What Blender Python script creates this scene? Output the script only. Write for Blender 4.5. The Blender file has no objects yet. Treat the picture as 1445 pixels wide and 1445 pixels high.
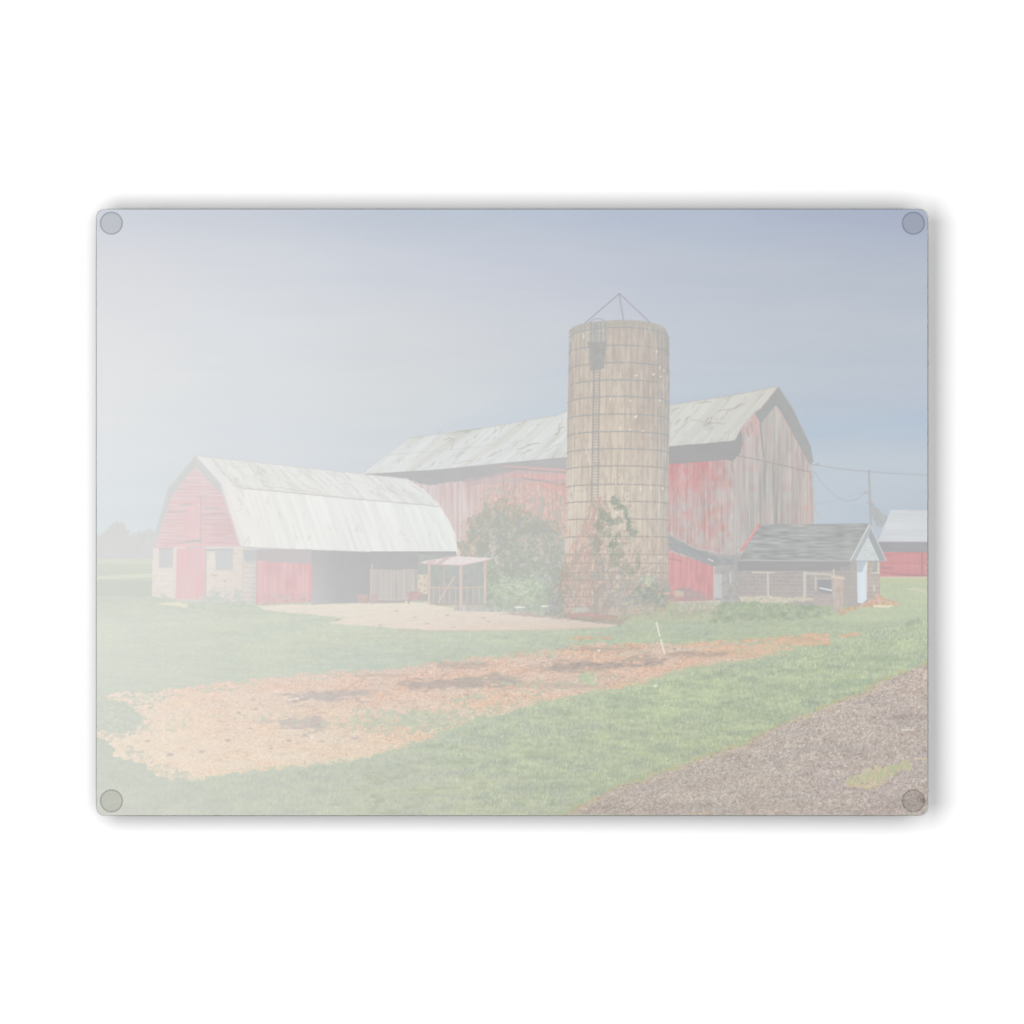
import bpy, bmesh, math
import numpy as np

# ------------------------------------------------------------------ basics
scn = bpy.context.scene
COL = scn.collection
PX = 0.400 / 1173.0            # metres per photograph pixel on the board
CX = CY = 722.5                # centre of the frame, in those pixels
Z_TOP = 0.0225                 # height of the printed face above the table

def wx(px): return (px - CX) * PX
def wy(py): return (CY - py) * PX

# ------------------------------------------------------------------ the printed picture
# The print is a real flat picture; its inks are computed here as a colour per
# vertex of the printed sheet (pixel units of the photograph, y downwards).
SS = 2
X0, Y0, X1, Y1 = 136, 295, 1309, 1151
W, H = (X1 - X0) * SS, (Y1 - Y0) * SS
xs = (X0 + (np.arange(W) + 0.5) / SS).astype(np.float32)
ys = (Y0 + (np.arange(H) + 0.5) / SS).astype(np.float32)
C = np.zeros((H, W, 3), np.float32)
ID = np.zeros((H, W), np.uint8)
rng = np.random.RandomState(7)
TBL = rng.uniform(-1, 1, (16, 256, 256)).astype(np.float32)

def noise(x, y, seed=0):
    t = TBL[seed % 16]
    x = x + seed * 17.3; y = y + seed * 9.1
    ix = np.floor(x); iy = np.floor(y)
    fx = x - ix; fy = y - iy
    fx = fx * fx * (3 - 2 * fx); fy = fy * fy * (3 - 2 * fy)
    ix = ix.astype(np.int32) & 255; iy = iy.astype(np.int32) & 255
    jx = (ix + 1) & 255; jy = (iy + 1) & 255
    a = t[iy, ix] * (1 - fx) + t[iy, jx] * fx
    b = t[jy, ix] * (1 - fx) + t[jy, jx] * fx
    return a * (1 - fy) + b * fy

def veil_contrast(x):   # ink contrast under the painted glass reflection haze, weakest towards the left
    return (0.40 - 0.25 * np.exp(-(x - 136) / 450.0)) / 0.36

def L(amp, sx, sy, seed=0, th=None, ang=0.0, uv=None, oct=1):
    """one ink layer: amplitude rgb, feature size, seed, threshold, angle"""
    if not isinstance(amp, tuple): amp = (amp, amp, amp)
    amp = np.array(amp, np.float32)
    ca, sa = math.cos(ang), math.sin(ang)
    def f(x, y):
        if uv is not None: u, v = uv(x, y)
        else: u, v = x * ca + y * sa, -x * sa + y * ca
        n = noise(u / sx, v / sy, seed)
        if oct > 1: n = 0.6 * n + 0.4 * noise(u / sx * 2.1, v / sy * 2.1, seed + 5)
        if th is not None: n = np.clip((n - th) / (1 - th), 0, 1)
        return n[..., None] * amp * veil_contrast(x)[..., None]
    return f

def T(base, *layers):
    def f(x, y):
        if callable(base): c = base(x, y).copy()
        else: c = np.zeros(x.shape + (3,), np.float32) + np.array(base, np.float32)
        for l in layers: c += l(x, y)
        return c
    return f

def G(gx, gy, vals):
    v = np.array(vals, np.float32).reshape(len(gy), len(gx), 3)
    gx = np.array(gx, np.float32); gy = np.array(gy, np.float32)
    def f(x, y):
        i = np.clip(np.searchsorted(gx, x) - 1, 0, len(gx) - 2)
        j = np.clip(np.searchsorted(gy, y) - 1, 0, len(gy) - 2)
        fx = np.clip((x - gx[i]) / (gx[i + 1] - gx[i]), 0, 1)
        fy = np.clip((y - gy[j]) / (gy[j + 1] - gy[j]), 0, 1)
        fx = (fx * fx * (3 - 2 * fx) * .5 + fx * .5)[..., None]
        fy = (fy * fy * (3 - 2 * fy) * .5 + fy * .5)[..., None]
        return ((v[j, i] * (1 - fx) + v[j, i + 1] * fx) * (1 - fy)
                + (v[j + 1, i] * (1 - fx) + v[j + 1, i + 1] * fx) * fy)
    return f

def box(x0, y0, x1, y1):
    a = int(np.clip((x0 - X0) * SS, 0, W)); b = int(np.clip(math.ceil((x1 - X0) * SS), 0, W))
    c = int(np.clip((y0 - Y0) * SS, 0, H)); d = int(np.clip(math.ceil((y1 - Y0) * SS), 0, H))
    return slice(c, d), slice(a, b)

def put(s, x, y, m, col, a, rid):
    if callable(col): c = col(x, y)
    else: c = np.array(col, np.float32)
    k = (m * a)[..., None]
    C[s] = C[s] * (1 - k) + c * k
    if rid is not None: ID[s][m > 0.5] = rid

def grid(s):
    x, y = np.meshgrid(xs[s[1]], ys[s[0]])
    return x, y

def poly(pts, col, a=1.0, warp=0.0, ws=4.0, seed=0, rid=None, wsy=None, mk=None):
    P = np.array(pts, np.float32); pad = warp + 1
    s = box(P[:, 0].min() - pad, P[:, 1].min() - pad, P[:, 0].max() + pad, P[:, 1].max() + pad)
    if s[0].stop <= s[0].start or s[1].stop <= s[1].start: return
    x, y = grid(s); qx, qy = x, y
    if warp:
        wv = wsy or ws
        qx = x + warp * (0.65 * noise(x / ws, y / wv, seed + 1) + .35 * noise(x / ws * 2.7, y / wv * 2.7, seed + 4))
        qy = y + warp * (0.65 * noise(x / ws, y / wv, seed + 2) + .35 * noise(x / ws * 2.7, y / wv * 2.7, seed + 3))
    ins = np.zeros(x.shape, bool)
    n = len(P)
    for i in range(n):
        ax, ay = P[i]; bx_, by_ = P[(i + 1) % n]
        if ay == by_: continue
        c = ((ay > qy) != (by_ > qy)) & (qx < (bx_ - ax) * (qy - ay) / (by_ - ay) + ax)
        ins ^= c
    m = ins.astype(np.float32)
    if mk:      # leaf-like mottling: keep only the crests of a fine noise
        n_ = .6 * noise(x / mk[0], y / mk[1], mk[2]) + .4 * noise(x / mk[0] * 2.2, y / mk[1] * 2.2, mk[2] + 3)
        m = m * np.clip((n_ - mk[3]) * 4, 0, 1)
    put(s, x, y, m, col, a, rid)

def rect(x0, y0, x1, y1, col, a=1.0, **k):
    poly([(x0, y0), (x1, y0), (x1, y1), (x0, y1)], col, a, **k)

def line(pts, w, col, a=1.0, rid=None, jit=0.0, seed=0):
    for (ax, ay), (bx_, by_) in zip(pts[:-1], pts[1:]):
        pad = w + jit + 1
        s = box(min(ax, bx_) - pad, min(ay, by_) - pad, max(ax, bx_) + pad, max(ay, by_) + pad)
        if s[0].stop <= s[0].start or s[1].stop <= s[1].start: continue
        x, y = grid(s)
        qx, qy = x, y
        if jit:
            qx = x + jit * noise(x / 5, y / 5, seed); qy = y + jit * noise(x / 5, y / 5, seed + 1)
        dx, dy = bx_ - ax, by_ - ay
        t = np.clip(((qx - ax) * dx + (qy - ay) * dy) / (dx * dx + dy * dy + 1e-9), 0, 1)
        d = np.hypot(qx - ax - t * dx, qy - ay - t * dy)
        m = np.clip(w / 2 + 0.5 - d, 0, 1)
        put(s, x, y, m, col, a, rid)

def curve(pts, w, col, a=1.0, n=14, rid=None):
    P = [np.array(p, float) for p in pts]; Q = []
    P = [2 * P[0] - P[1]] + P + [2 * P[-1] - P[-2]]
    for i in range(1, len(P) - 2):
        for k in range(n):
            t = k / n
            Q.append(.5 * ((2 * P[i]) + (P[i + 1] - P[i - 1]) * t + (2 * P[i - 1] - 5 * P[i] + 4 * P[i + 1] - P[i + 2]) * t * t
                           + (3 * P[i] - P[i - 1] - 3 * P[i + 1] + P[i + 2]) * t ** 3))
    Q.append(P[-2])
    line([tuple(q) for q in Q], w, col, a, rid)

def blob(cx, cy, rx, ry, col, a=1.0, rough=0.6, ws=5.0, seed=0, hard=3.0, rid=None, wsy=None):
    s = box(cx - rx * 1.7, cy - ry * 1.7, cx + rx * 1.7, cy + ry * 1.7)
    if s[0].stop <= s[0].start or s[1].stop <= s[1].start: return
    x, y = grid(s); wv = wsy or ws
    d = np.hypot((x - cx) / rx, (y - cy) / ry)
    d = d + rough * (.6 * noise(x / ws, y / wv, seed) + .4 * noise(x / ws * 2.3, y / wv * 2.3, seed + 3))
    m = np.clip((1 - d) * hard, 0, 1)
    put(s, x, y, m, col, a, rid)

def quad_uv(p00, p10, p11, p01):
    """inverse bilinear: u along p00->p10, v along p00->p01"""
    p00, p10, p11, p01 = [np.array(p, np.float64) for p in (p00, p10, p11, p01)]
    def f(x, y):
        u = np.full(x.shape, .5); v = np.full(x.shape, .5)
        e, g, h = p10 - p00, p01 - p00, p00 - p10 + p11 - p01
        for _ in range(6):
            fx = p00[0] + e[0] * u + g[0] * v + h[0] * u * v - x
            fy = p00[1] + e[1] * u + g[1] * v + h[1] * u * v - y
            a_, b_ = e[0] + h[0] * v, g[0] + h[0] * u
            c_, d_ = e[1] + h[1] * v, g[1] + h[1] * u
            D = a_ * d_ - b_ * c_; D = np.where(abs(D) < 1e-6, 1e-6, D)
            u = u - (fx * d_ - fy * b_) / D; v = v - (a_ * fy - c_ * fx) / D
            u = np.clip(u, -1, 2); v = np.clip(v, -1, 2)
        return u.astype(np.float32), v.astype(np.float32)
    return f

def stripes(amp, uv, n, sharp=3.0, jit=0.0, seed=0, vary=0.5):
    """dark lines at even steps of u"""
    if not isinstance(amp, tuple): amp = (amp, amp, amp)
    amp = np.array(amp, np.float32)
    def f(x, y):
        u, v = uv(x, y); q = u * n + jit * noise(u * n * .3, v * 4, seed)
        m = (0.5 + 0.5 * np.cos(q * 2 * math.pi)) ** sharp
        m = m * (1 - vary + vary * noise(np.floor(q + .5) * 1.7, v * 3, seed + 1))
        return m[..., None] * amp * veil_contrast(x)[..., None]
    return f
XY = lambda x, y: (x, y)

# region ids (the pieces of the picture that get a sheet of their own)
R_SKY, R_LAWN, R_BARN, R_BIG, R_SILO, R_SHED, R_FAR, R_DRIVE, R_DIRT, R_YARD, R_TREES, R_IVY, R_SHELTER, R_POLE, R_TREE = range(15)

# ---- sky
sky = G([136, 350, 560, 780, 1000, 1308], [294, 380, 470, 560, 600, 650, 740], [
 (207,211,220),(201,206,216),(191,199,211),(185,194,209),(178,188,205),(169,178,198),
 (219,220,224),(213,216,222),(205,209,218),(198,203,214),(190,197,209),(182,190,203),
 (225,226,228),(219,222,226),(212,215,219),(205,209,216),(196,202,211),(190,197,207),
 (227,229,230),(221,224,227),(214,218,221),(203,210,217),(194,202,212),(187,196,209),
 (227,229,231),(220,224,228),(212,217,221),(200,209,218),(189,201,213),(184,197,212),
 (225,229,231),(219,223,227),(212,217,222),(202,211,219),(197,206,215),(194,203,211),
 (223,228,230),(217,222,226),(211,216,221),(202,209,216),(200,209,217),(190,199,209)])
rect(130, 290, 1315, 1155, T(sky, L((2.2, 1.6, .6), 150, 22, 1, oct=2), L((1.0, .9, .6), 60, 9, 3, oct=2)), rid=R_SKY)

# ---- far trees and fields at the left
poly([(136,756),(144,754),(152,746),(158,740),(167,736),(176,739),(180,745),(183,754),(190,751),(197,750),(205,749),(212,748),(222,750),(222,792),(136,792)],
     T((213,214,213), L(4, 5, 4, 2, oct=2), L((-2,1,-3), 12, 8, 4)), warp=4, ws=3.2, seed=3, rid=R_TREES)

# ---- lawn
lawn = G([136, 350, 560, 780, 1000, 1308], [788, 830, 880, 940, 1000, 1060, 1150], [
 (216,219,213),(214,216,210),(205,208,200),(195,200,188),(190,198,183),(200,207,190),
 (208,211,207),(210,212,206),(205,208,200),(195,200,188),(188,195,180),(198,205,186),
 (217,220,212),(213,217,209),(206,210,202),(198,204,191),(190,197,182),(191,200,182),
 (213,217,210),(210,214,206),(203,209,199),(196,202,189),(190,199,179),(189,199,179),
 (208,211,205),(207,211,203),(202,206,196),(193,200,184),(188,198,176),(184,193,175),
 (205,208,202),(205,208,200),(199,203,191),(191,198,181),(186,193,173),(182,188,171),
 (209,210,203),(205,208,198),(198,202,188),(191,196,179),(186,191,173),(181,185,170)])
lawn_t = T(lawn, L((4, 4, 3), 45, 4, 2, oct=2), L((6, 5, -1), 60, 14, 6, oct=2), L(4.5, 1.6, 2.4, 1), L(3, 6, 2.4, 9))
rect(130, 788, 1315, 1155, lawn_t, rid=R_LAWN)
rect(136, 789, 216, 795, (219,222,214), .8); rect(136, 796, 216, 806, (211,214,209), .5)
poly([(136,813),(216,809),(216,815),(136,818)], (223,226,214), .85)
rect(136, 820, 232, 841, (206,208,208), .8, warp=1.2)
for i in range(60):       # mown streaks on the far lawn
    x = rng.uniform(140, 560); y = rng.uniform(862, 965)
    line([(x, y), (x + rng.uniform(15, 60), y + rng.uniform(-1, 3))], 1.3, (224,227,211) if i % 2 else (204,209,202), .35)
# foreground blades
blade = T(lawn, L((10, 10, 7), 1.2, 3.4, 1), L((8, 9, 0), 30, 8, 6, oct=2), L((-9,-8,-5), 15, 5, 8, th=.1),
          L((20, 19, 9), 1.4, 2.4, 11, th=.45), L((-12,-12,-8), 1.3, 3.0, 13, th=.4), L((4, 2, -1), 5, 3, 12))
poly([(136,1020),(200,1090),(260,1104),(470,1078),(600,1046),(740,998),(900,964),(1000,942),(1110,922),(1309,868),(1309,1151),(136,1151)],
     blade, warp=3, ws=4)
poly([(136,1040),(260,1104),(470,1078),(640,1030),(640,1151),(136,1151)], T((198,202,194), L(6, 20, 10, 3)), .25, warp=5, ws=9)
for (x, y, rx, ry, c, a) in [(620,1115,90,10,(206,208,182),.5),(770,1060,120,14,(200,207,180),.45),(900,1005,130,10,(202,212,182),.5),
        (1000,980,110,9,(203,214,184),.55),(1080,960,90,7,(200,211,182),.4),(1200,905,90,6,(204,213,188),.5),(700,1100,80,8,(207,209,186),.5),
        (660,1075,70,7,(178,186,172),.5),(880,1035,90,8,(180,188,170),.45),(1180,965,70,9,(172,184,168),.5),(960,1058,90,9,(176,186,166),.4),
        (820,1110,80,8,(176,184,168),.5),(560,1085,80,8,(185,191,180),.5),(1050,1010,100,9,(178,190,168),.5),(1250,930,60,9,(174,186,168),.5)]:
    blob(x, y, rx, ry * .85, T(c, L((10, 10, 6), 1.25, 3.2, 4), L((14, 13, 6), 1.4, 2.2, 7, th=.4)), a * .85, .8, 26, 4, 1.1, wsy=5)

for q_, (c, a, sx, sy, sd, th) in enumerate([((176,184,168),.4,26,7,2,.2),((206,212,184),.35,20,5,7,.25),((170,178,164),.3,5,3,5,.35),((214,216,190),.35,2.2,3.2,9,.5)]):
    poly([(640,1036),(800,990),(950,958),(1110,925),(1300,872),(1309,930),(1100,1020),(900,1096),(800,1151),(480,1151),(520,1076)], c, a, warp=6, ws=12, seed=q_, mk=(sx, sy, sd, th))
# ---- right-hand meadow behind the lawn
poly([(1240,816),(1309,816),(1309,870),(1190,880),(1160,872),(1212,856)], T((199,206,187), L((5,4,0), 30, 5, 3, oct=2), L(4, 2, 2, 5)), .8, warp=2)
poly([(1288,828),(1309,833),(1309,839),(1296,835),(1278,832)], (215,212,198), .7, warp=1.5)
line([(1010, 878), (1100, 874), (1170, 868)], 2, (208,206,186), .5, jit=1)

# ---- straw and dirt strip
dirtc = G([136, 350, 560, 780, 1000, 1200], [900, 960, 1010, 1100], [
 (235,219,208),(230,208,200),(222,199,190),(219,195,185),(216,190,177),(212,190,176),
 (236,220,208),(232,208,199),(223,198,190),(221,195,185),(219,191,179),(212,190,176),
 (237,221,208),(233,212,200),(225,203,191),(222,199,184),(218,192,178),(212,190,176),
 (237,222,208),(234,215,200),(228,211,194),(224,204,188),(218,192,178),(212,190,176)])
dirt_t = T(dirtc, L((10, 11, 11), 1.6, 1.1, 3), L((10, 10, 10), 1.0, .9, 11, ang=.6), L((12, 14, 12), 2.6, 1.6, 9, th=.25), L((-22,-20,-16), 4.5, 2.2, 8, th=.4), L((-7,-6,-4), 26, 7, 6, oct=2), L((3,-4,-8), 40, 12, 2))
poly([(150,981),(175,978),(199,976),(220,977),(246,971),(275,969),(307,965),(365,958),(434,951),(530,945),(575,941),(658,930),(755,919),(790,915),
      (824,909),(870,908),(920,907),(967,907),(1020,906),(1060,911),(1100,921),(1078,927),(1038,935),(978,941),(945,950),(910,961),(838,978),
      (790,986),(741,997),(711,1007),(680,1010),(650,1022),(600,1044),(560,1056),(520,1068),(473,1076),(410,1083),(351,1088),(300,1096),(268,1101),(235,1098),(213,1091),
      (208,1080),(185,1071),(161,1069),(158,1055),(147,1044),(136,1038),(136,1030),(174,1034),(196,1026),(200,1014),(190,1004),(176,992),(160,988)],
     dirt_t, warp=5.5, ws=9, wsy=4, seed=2, rid=R_DIRT)
for p in ([(1030,904),(1062,901),(1089,899),(1086,904),(1050,906)], [(1096,899),(1120,897),(1150,893),(1171,895),(1166,903),(1175,909),(1130,911),(1098,908)],
          [(1180,896),(1215,892),(1212,896),(1184,899)], [(800,900),(830,898),(866,899),(862,902),(815,904)]):
    poly(p, T((220,190,172), L(7, 2, 1.4, 3), L((-16,-10,-10), 8, 3, 8, th=.3)), .95, warp=3, ws=5, wsy=2.5, rid=None)
poly([(960,906),(1060,902),(1120,896),(1172,893),(1178,904),(1112,919),(1060,926),(1000,930)], T((221,192,175), L(8, 1.6, 1.2, 3)), .9, warp=4, ws=7, wsy=3, mk=(11, 3, 6, -.12), rid=R_DIRT)
drk = lambda c: T(c, L((7,6,6), 2.4, 1.5, 5), L((8,5,2), 7, 3, 7))
for (x, y, rx, ry, c, a, sd) in [(455,984,62,7.5,(201,192,194),.85,1),(505,978,30,5,(200,191,191),.7,5),(420,1020,38,8,(206,196,197),.75,2),(448,1022,16,9,(199,191,192),.6,4),
        (650,964,80,7,(189,181,181),.8,3),(700,958,36,7,(190,183,180),.7,6),(600,968,40,4,(195,184,184),.7,2),(655,938,45,4,(199,185,182),.75,7),
        (845,938,75,5,(184,175,175),.85,8),(800,944,55,5,(188,179,177),.7,9),(905,930,30,4,(186,176,174),.6,9),(985,923,60,3.5,(190,174,170),.6,3),
        (850,916,50,2.5,(195,182,176),.7,5),(780,968,60,3.5,(200,183,178),.5,1),(540,953,60,2,(205,190,186),.5,3)]:
    blob(x, y, rx * 1.12, ry * 1.35, drk(tuple(q - 3 for q in c)), min(1, a + .1), .8, 12, sd, 2.0, wsy=3.5)
for (x, y) in [(354,1028),(408,1045),(212,999),(208,1046),(284,1061),(430,1037),(382,1056),(322,1045),(336,1006),(455,1046),(501,1042),(360,1000),(240,1065)]:
    blob(x, y, rng.uniform(3, 6.5), rng.uniform(1.6, 3), (193,187,189), .8, .5, 3, int(x), 2)
for (x, y) in [(419,985.5),(440,1041),(196,1024),(845,918),(925,968)]: blob(x, y, 3, 1.6, (238,233,230), .9, .2, 3, 1, 3)
# plough lines of the mulch and its orange light bits
for i in range(34):
    x = rng.uniform(560, 1010); y = 962 - (x - 560) * .075 + rng.uniform(-16, 20)
    line([(x, y), (x + rng.uniform(20, 70), y - rng.uniform(1, 6))], 1.4, (226,199,186) if i % 2 else (199,183,176), .4, jit=1.5, seed=i)
gdot = [(540,1020,130,9,120),(596,1014,70,13,130),(160,1014,34,20,90),(830,956,10,8,16),(240,1020,40,12,18),(670,984,14,5,10),(700,925,80,4,26),
        (780,905,100,4,22),(880,905,90,4,22),(495,1028,60,14,16),(1000,905,80,4,20),(380,1012,70,8,10),(740,965,60,5,12),(300,972,60,3,10),(200,985,30,6,10),(840,970,14,10,10)]
for (gx, gy, grx, gry, n) in gdot:
    for k in range(n):
        x = gx + rng.normal() * grx * .5; y = gy + rng.normal() * gry * .5
        f = float(veil_contrast(np.float32(x)))
        c = [(226-36*f,229-27*f,222-36*f),(224-42*f,226-36*f,221-40*f),(226-30*f,231-19*f,221-36*f)][k % 3]
        blob(x, y, rng.uniform(2.2, 5.5), rng.uniform(1.3, 3.2), c, .62, .7, 2.5, k, 2.5)
for k in range(16): blob(829 + rng.normal()*4.5, 957 + rng.normal()*3.5, 3, 2.2, (182,209,174), .8, .5, 2, k, 3)
for (P_, th) in (([(136,990),(200,975),(246,970),(246,984),(200,1000),(215,1030),(180,1042),(150,1040),(136,1050)], .0), ([(136,1036),(165,1050),(190,1074),(214,1092),(270,1104),(270,1088),(222,1074),(196,1058),(160,1036)], .05),
        ([(250,972),(434,950),(658,928),(824,906),(824,916),(658,938),(434,960),(250,984)], .22), ([(500,996),(560,1004),(660,1000),(740,990),(700,1012),(640,1034),(560,1040),(500,1030)], .08),
        ([(800,905),(960,902),(1100,918),(1100,928),(960,918),(800,916)], .32), ([(600,975),(760,955),(900,950),(900,962),(760,985),(640,1010)], .28), ([(1020,896),(1180,890),(1180,912),(1020,912)], .3)):
    poly(P_, T(lambda x, y: lawn(x, y) - 2, L((8, 9, 6), 1.4, 2.2, 6)), .85, warp=4, ws=7, mk=(7, 3.2, 5, th))
    poly(P_, T(lambda x, y: lawn(x, y) - np.array([10, 6, 8], np.float32), L(6, 1.5, 1.5, 6)), .7, warp=4, ws=7, mk=(3.5, 2, 9, th + .12))
# frayed grass along both rims of the dirt
rim = [(213,1090),(268,1101),(351,1088),(473,1076),(520,1068),(600,1044),(650,1022),(711,1007),(741,997),(838,978),(910,961),(978,941),(1038,935),(1100,921)]
for (a, b) in zip(rim[:-1], rim[1:]):
    for k in range(int((b[0]-a[0]) / 1.3)):
        t = rng.rand(); x = a[0] + (b[0]-a[0])*t; y = a[1] + (b[1]-a[1])*t + rng.uniform(-1, 5)
        f = float(veil_contrast(np.float32(x)))
        line([(x, y), (x + rng.uniform(-2, 2), y - rng.uniform(3, 7))], .8, (228-rng.uniform(22,44)*f, 231-rng.uniform(20,36)*f, 222-46*f), .6)

# ---- gravel drive
grav = T(G([790, 1000, 1309], [935, 1050, 1151], [(192,183,176),(193,184,177),(193,181,174),(190,180,172),(189,180,173),(189,178,172),(188,177,169),(185,176,169),(187,176,171)]),
         L(15, 1.5, 1.3, 2), L(9, 3.2, 2.2, 4), L((34,32,30), 1.7, 1.4, 7, th=.55), L((-20,-20,-19), 2.2, 1.6, 12, th=.5), L((5,3,0), 50, 12, 9, oct=2), L((-6,-7,-7), 35, 9, 5, th=0))
edge = [(1309,937),(1290,944),(1270,952),(1239,963),(1222,977),(1182,990),(1151,1005),(1112,1018),(1080,1033),(1049,1051),(992,1069),(947,1086),(910,1100),(888,1105),(852,1120),(813,1141),(797,1151)]
line(edge, 5, T((205,189,160), L(9, 2, 2, 3)), .65, jit=4.5, seed=3)
poly(edge + [(1309,1151)], grav, warp=4, ws=7, wsy=4, seed=5, rid=R_DRIVE)
line([(a + 3, b + 3) for a, b in edge[3:]], 2, T((213,192,158), L(12, 3, 2, 3)), .55, jit=4, seed=6)
for k in range(130):
    t = rng.rand() * (len(edge) - 1); i = int(t); t -= i
    x = edge[i][0]*(1-t) + edge[i+1][0]*t; y = edge[i][1]*(1-t) + edge[i+1][1]*t
    line([(x, y + 2), (x + rng.uniform(-3, 2), y - rng.uniform(2, 6))], .9, (rng.uniform(170,190), rng.uniform(184,196), 160), .6)
for k in range(240):
    x = rng.uniform(830, 1308); y = rng.uniform(960, 1150)
    if y > np.interp(x, [797,910,1080,1222,1309], [1156,1108,1040,985,945]):
        blob(x, y, rng.uniform(.7, 1.6), rng.uniform(.6, 1.1), (226,219,212), .8, .2, 3, k, 3)
tuft = [(1190,1106),(1200,1099),(1215,1094),(1222,1086),(1236,1081),(1250,1083),(1262,1077),(1286,1076),(1288,1084),(1268,1090),(1254,1098),(1246,1105),(1230,1112),(1208,1110)]
poly(tuft, T((206,192,166), L((12,10,4), 2, 2, 3)), .85, warp=6, ws=5, mk=(5, 3, 4, -.45))
poly(tuft, (182,190,160), .8, warp=5, ws=5, mk=(3.5, 4.5, 8, .0)); poly(tuft, (214,206,172), .7, warp=5, ws=4, mk=(2, 2, 5, .15))
for k in range(110):
    x = rng.uniform(1196, 1284); y = np.interp(x, [1196, 1240, 1284], [1106, 1098, 1082]) + rng.uniform(-6, 4)
    line([(x, y), (x + rng.uniform(-3, 3), y - rng.uniform(4, 10))], .9, (rng.uniform(168,192), rng.uniform(180,196), rng.uniform(145,160)), .6)
line([(1195,1108),(1228,1112),(1250,1106)], 2, (217,190,150), .6, jit=2)
line([(1293,1070),(1309,1071)], 2, (222,204,172), .8); line([(1272,1030),(1289,1030)], 1.8, (216,211,206), .9)
blob(1245,1060,6,2,(205,178,160),.6); line([(970,1148),(1000,1147)], 2, (208,186,160), .6, jit=1)

for (x, y, rx, ry) in [(960,1120,90,12),(1150,1090,100,9),(1060,1060,60,5),(1240,1010,70,6),(1190,1130,70,8),(1080,1120,50,6)]:
    blob(x, y, rx, ry, grav, .0, .5, 20, 3, 1)
    s_ = box(x - rx * 1.5, y - ry * 1.5, x + rx * 1.5, y + ry * 1.5)
    gx_, gy_ = grid(s_); m_ = np.clip(1 - np.hypot((gx_ - x) / rx, (gy_ - y) / ry) + .5 * noise(gx_ / 14, gy_ / 5, 3), 0, 1) * (ID[s_] == R_DRIVE)
    C[s_] += (m_ * (-9 if (x + y) % 20 else 8))[..., None] * np.array([1, 1, .95], np.float32)
# ---- concrete yard
yard_t = T(G([360, 560, 700, 880], [850, 892], [(232,225,215),(232,223,213),(228,218,208),(221,211,202),(232,222,212),(231,219,208),(226,211,201),(216,203,193)]),
           L(3, 14, 3, 2, oct=2), L((-6,-6,-6), 9, 1.8, 5, th=.45), L(2, 2, 1.5, 7))
poly([(362,855),(400,853),(430,853.5),(502,850),(602,850),(617,854.5),(654,857.5),(730,861.5),(752,857),(777,856),(779,868),(792,871),(873,881),(868,884),(854,886),(800,888),(730,889),(617,890),
      (546,885),(500,882),(464,879),(488,872),(460,869),(430,866.5),(373,861)], yard_t, warp=1.3, ws=7, wsy=3, rid=R_YARD)
poly([(700,866),(742,864),(778,866),(880,881),(873,878),(800,874)], (196,185,182), .75, warp=2, ws=8, wsy=3)
line([(560,889.5),(730,890),(860,885)], 1.4, (216,196,186), .6)
for (x, y) in [(631,868),(603,880),(536,882),(683,872),(690,877),(560,862),(640,885),(476,875),(585,871)]: blob(x, y, 4, 1, (198,192,186), .7, .3, 3, 2)

# ---- big barn
wood_uv = XY
wall_t = T(G([560, 640, 720, 800], [670, 730, 800, 860], [(218,208,207),(219,204,203),(218,196,193),(215,190,188),
      (222,212,210),(222,207,204),(221,200,195),(214,192,187),(222,212,210),(220,206,202),(206,202,198),(200,198,194),(215,208,205),(210,205,200),(200,202,196),(195,198,192)]),
      L((8,9,9), 2.2, 40, 3), L((-9,-11,-11), 4, 60, 5, th=.2), L((3,-4,-5), 9, 22, 2, oct=2))
poly([(560,668),(800,646),(800,866),(640,862),(640,780),(575,676)], wall_t, rid=R_BIG)
# shaded soffit
poly([(511,669),(617,662),(800,644),(800,662),(760,660),(730,664),(700,672),(671,678),(637,680),(606,685),(592,682),(573,675)], T((190,189,190), L(2, 20, 6, 3)), warp=.8, rid=R_BIG)
poly([(655,676),(700,668),(730,662),(800,661),(800,680),(760,680),(700,683),(660,686)], T((204,192,191), L(4, 3, 30, 3)), .6, warp=1.5)
line([(709,657.5),(750,660),(800,664)], 2, (218,190,189), .9); line([(720,661.5),(760,664),(800,667)], 2, (190,184,184), .9)
poly([(703,670),(730,668),(800,669),(800,677),(760,677)], T((219,190,188), L(5, 2, 20, 3)), .9, warp=1)
line([(738,675),(765,679),(800,684)], 2.6, (193,183,182), .9, jit=.8)
poly([(740,683),(760,681),(800,687),(800,694),(770,692)], (222,186,184), .7, warp=1.5)
# right half: long wall, its soffit, gable end
redw = T(G([940, 990, 1040], [650, 720, 790], [(212,168,171),(208,172,174),(201,188,185),(205,184,182),(205,182,180),(201,188,185),(204,187,184),(203,184,181),(200,189,185)]),
         L((7,7,7), 2.0, 45, 3), L((6,-10,-10), 8, 10, 5, oct=2), L((-8,-6,-6), 3.4, 60, 9, th=.1), L((10,4,0), 4, 10, 11, th=.4), L((0,9,8), 8, 14, 2, th=.1), L(5, 1.4, 9, 12))
poly([(940,648),(1040,646),(1040,800),(940,790)], redw, rid=R_BIG)
gab = T(G([1037, 1090, 1148], [580, 640, 700, 740], [(204,193,190),(200,196,192),(203,192,189),(202,192,189),(199,194,190),(201,190,187),(199,193,189),(193,191,188),(200,190,185),(197,193,190),(194,192,188),(200,186,181)]),
        L(8, 2.0, 50, 4), L((-9,-9,-9), 3.6, 70, 6, th=.1), L((6,-6,-5), 9, 14, 8, th=.4), L((4,3,2), 8, 40, 2), L(4, 1.3, 14, 9))
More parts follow.
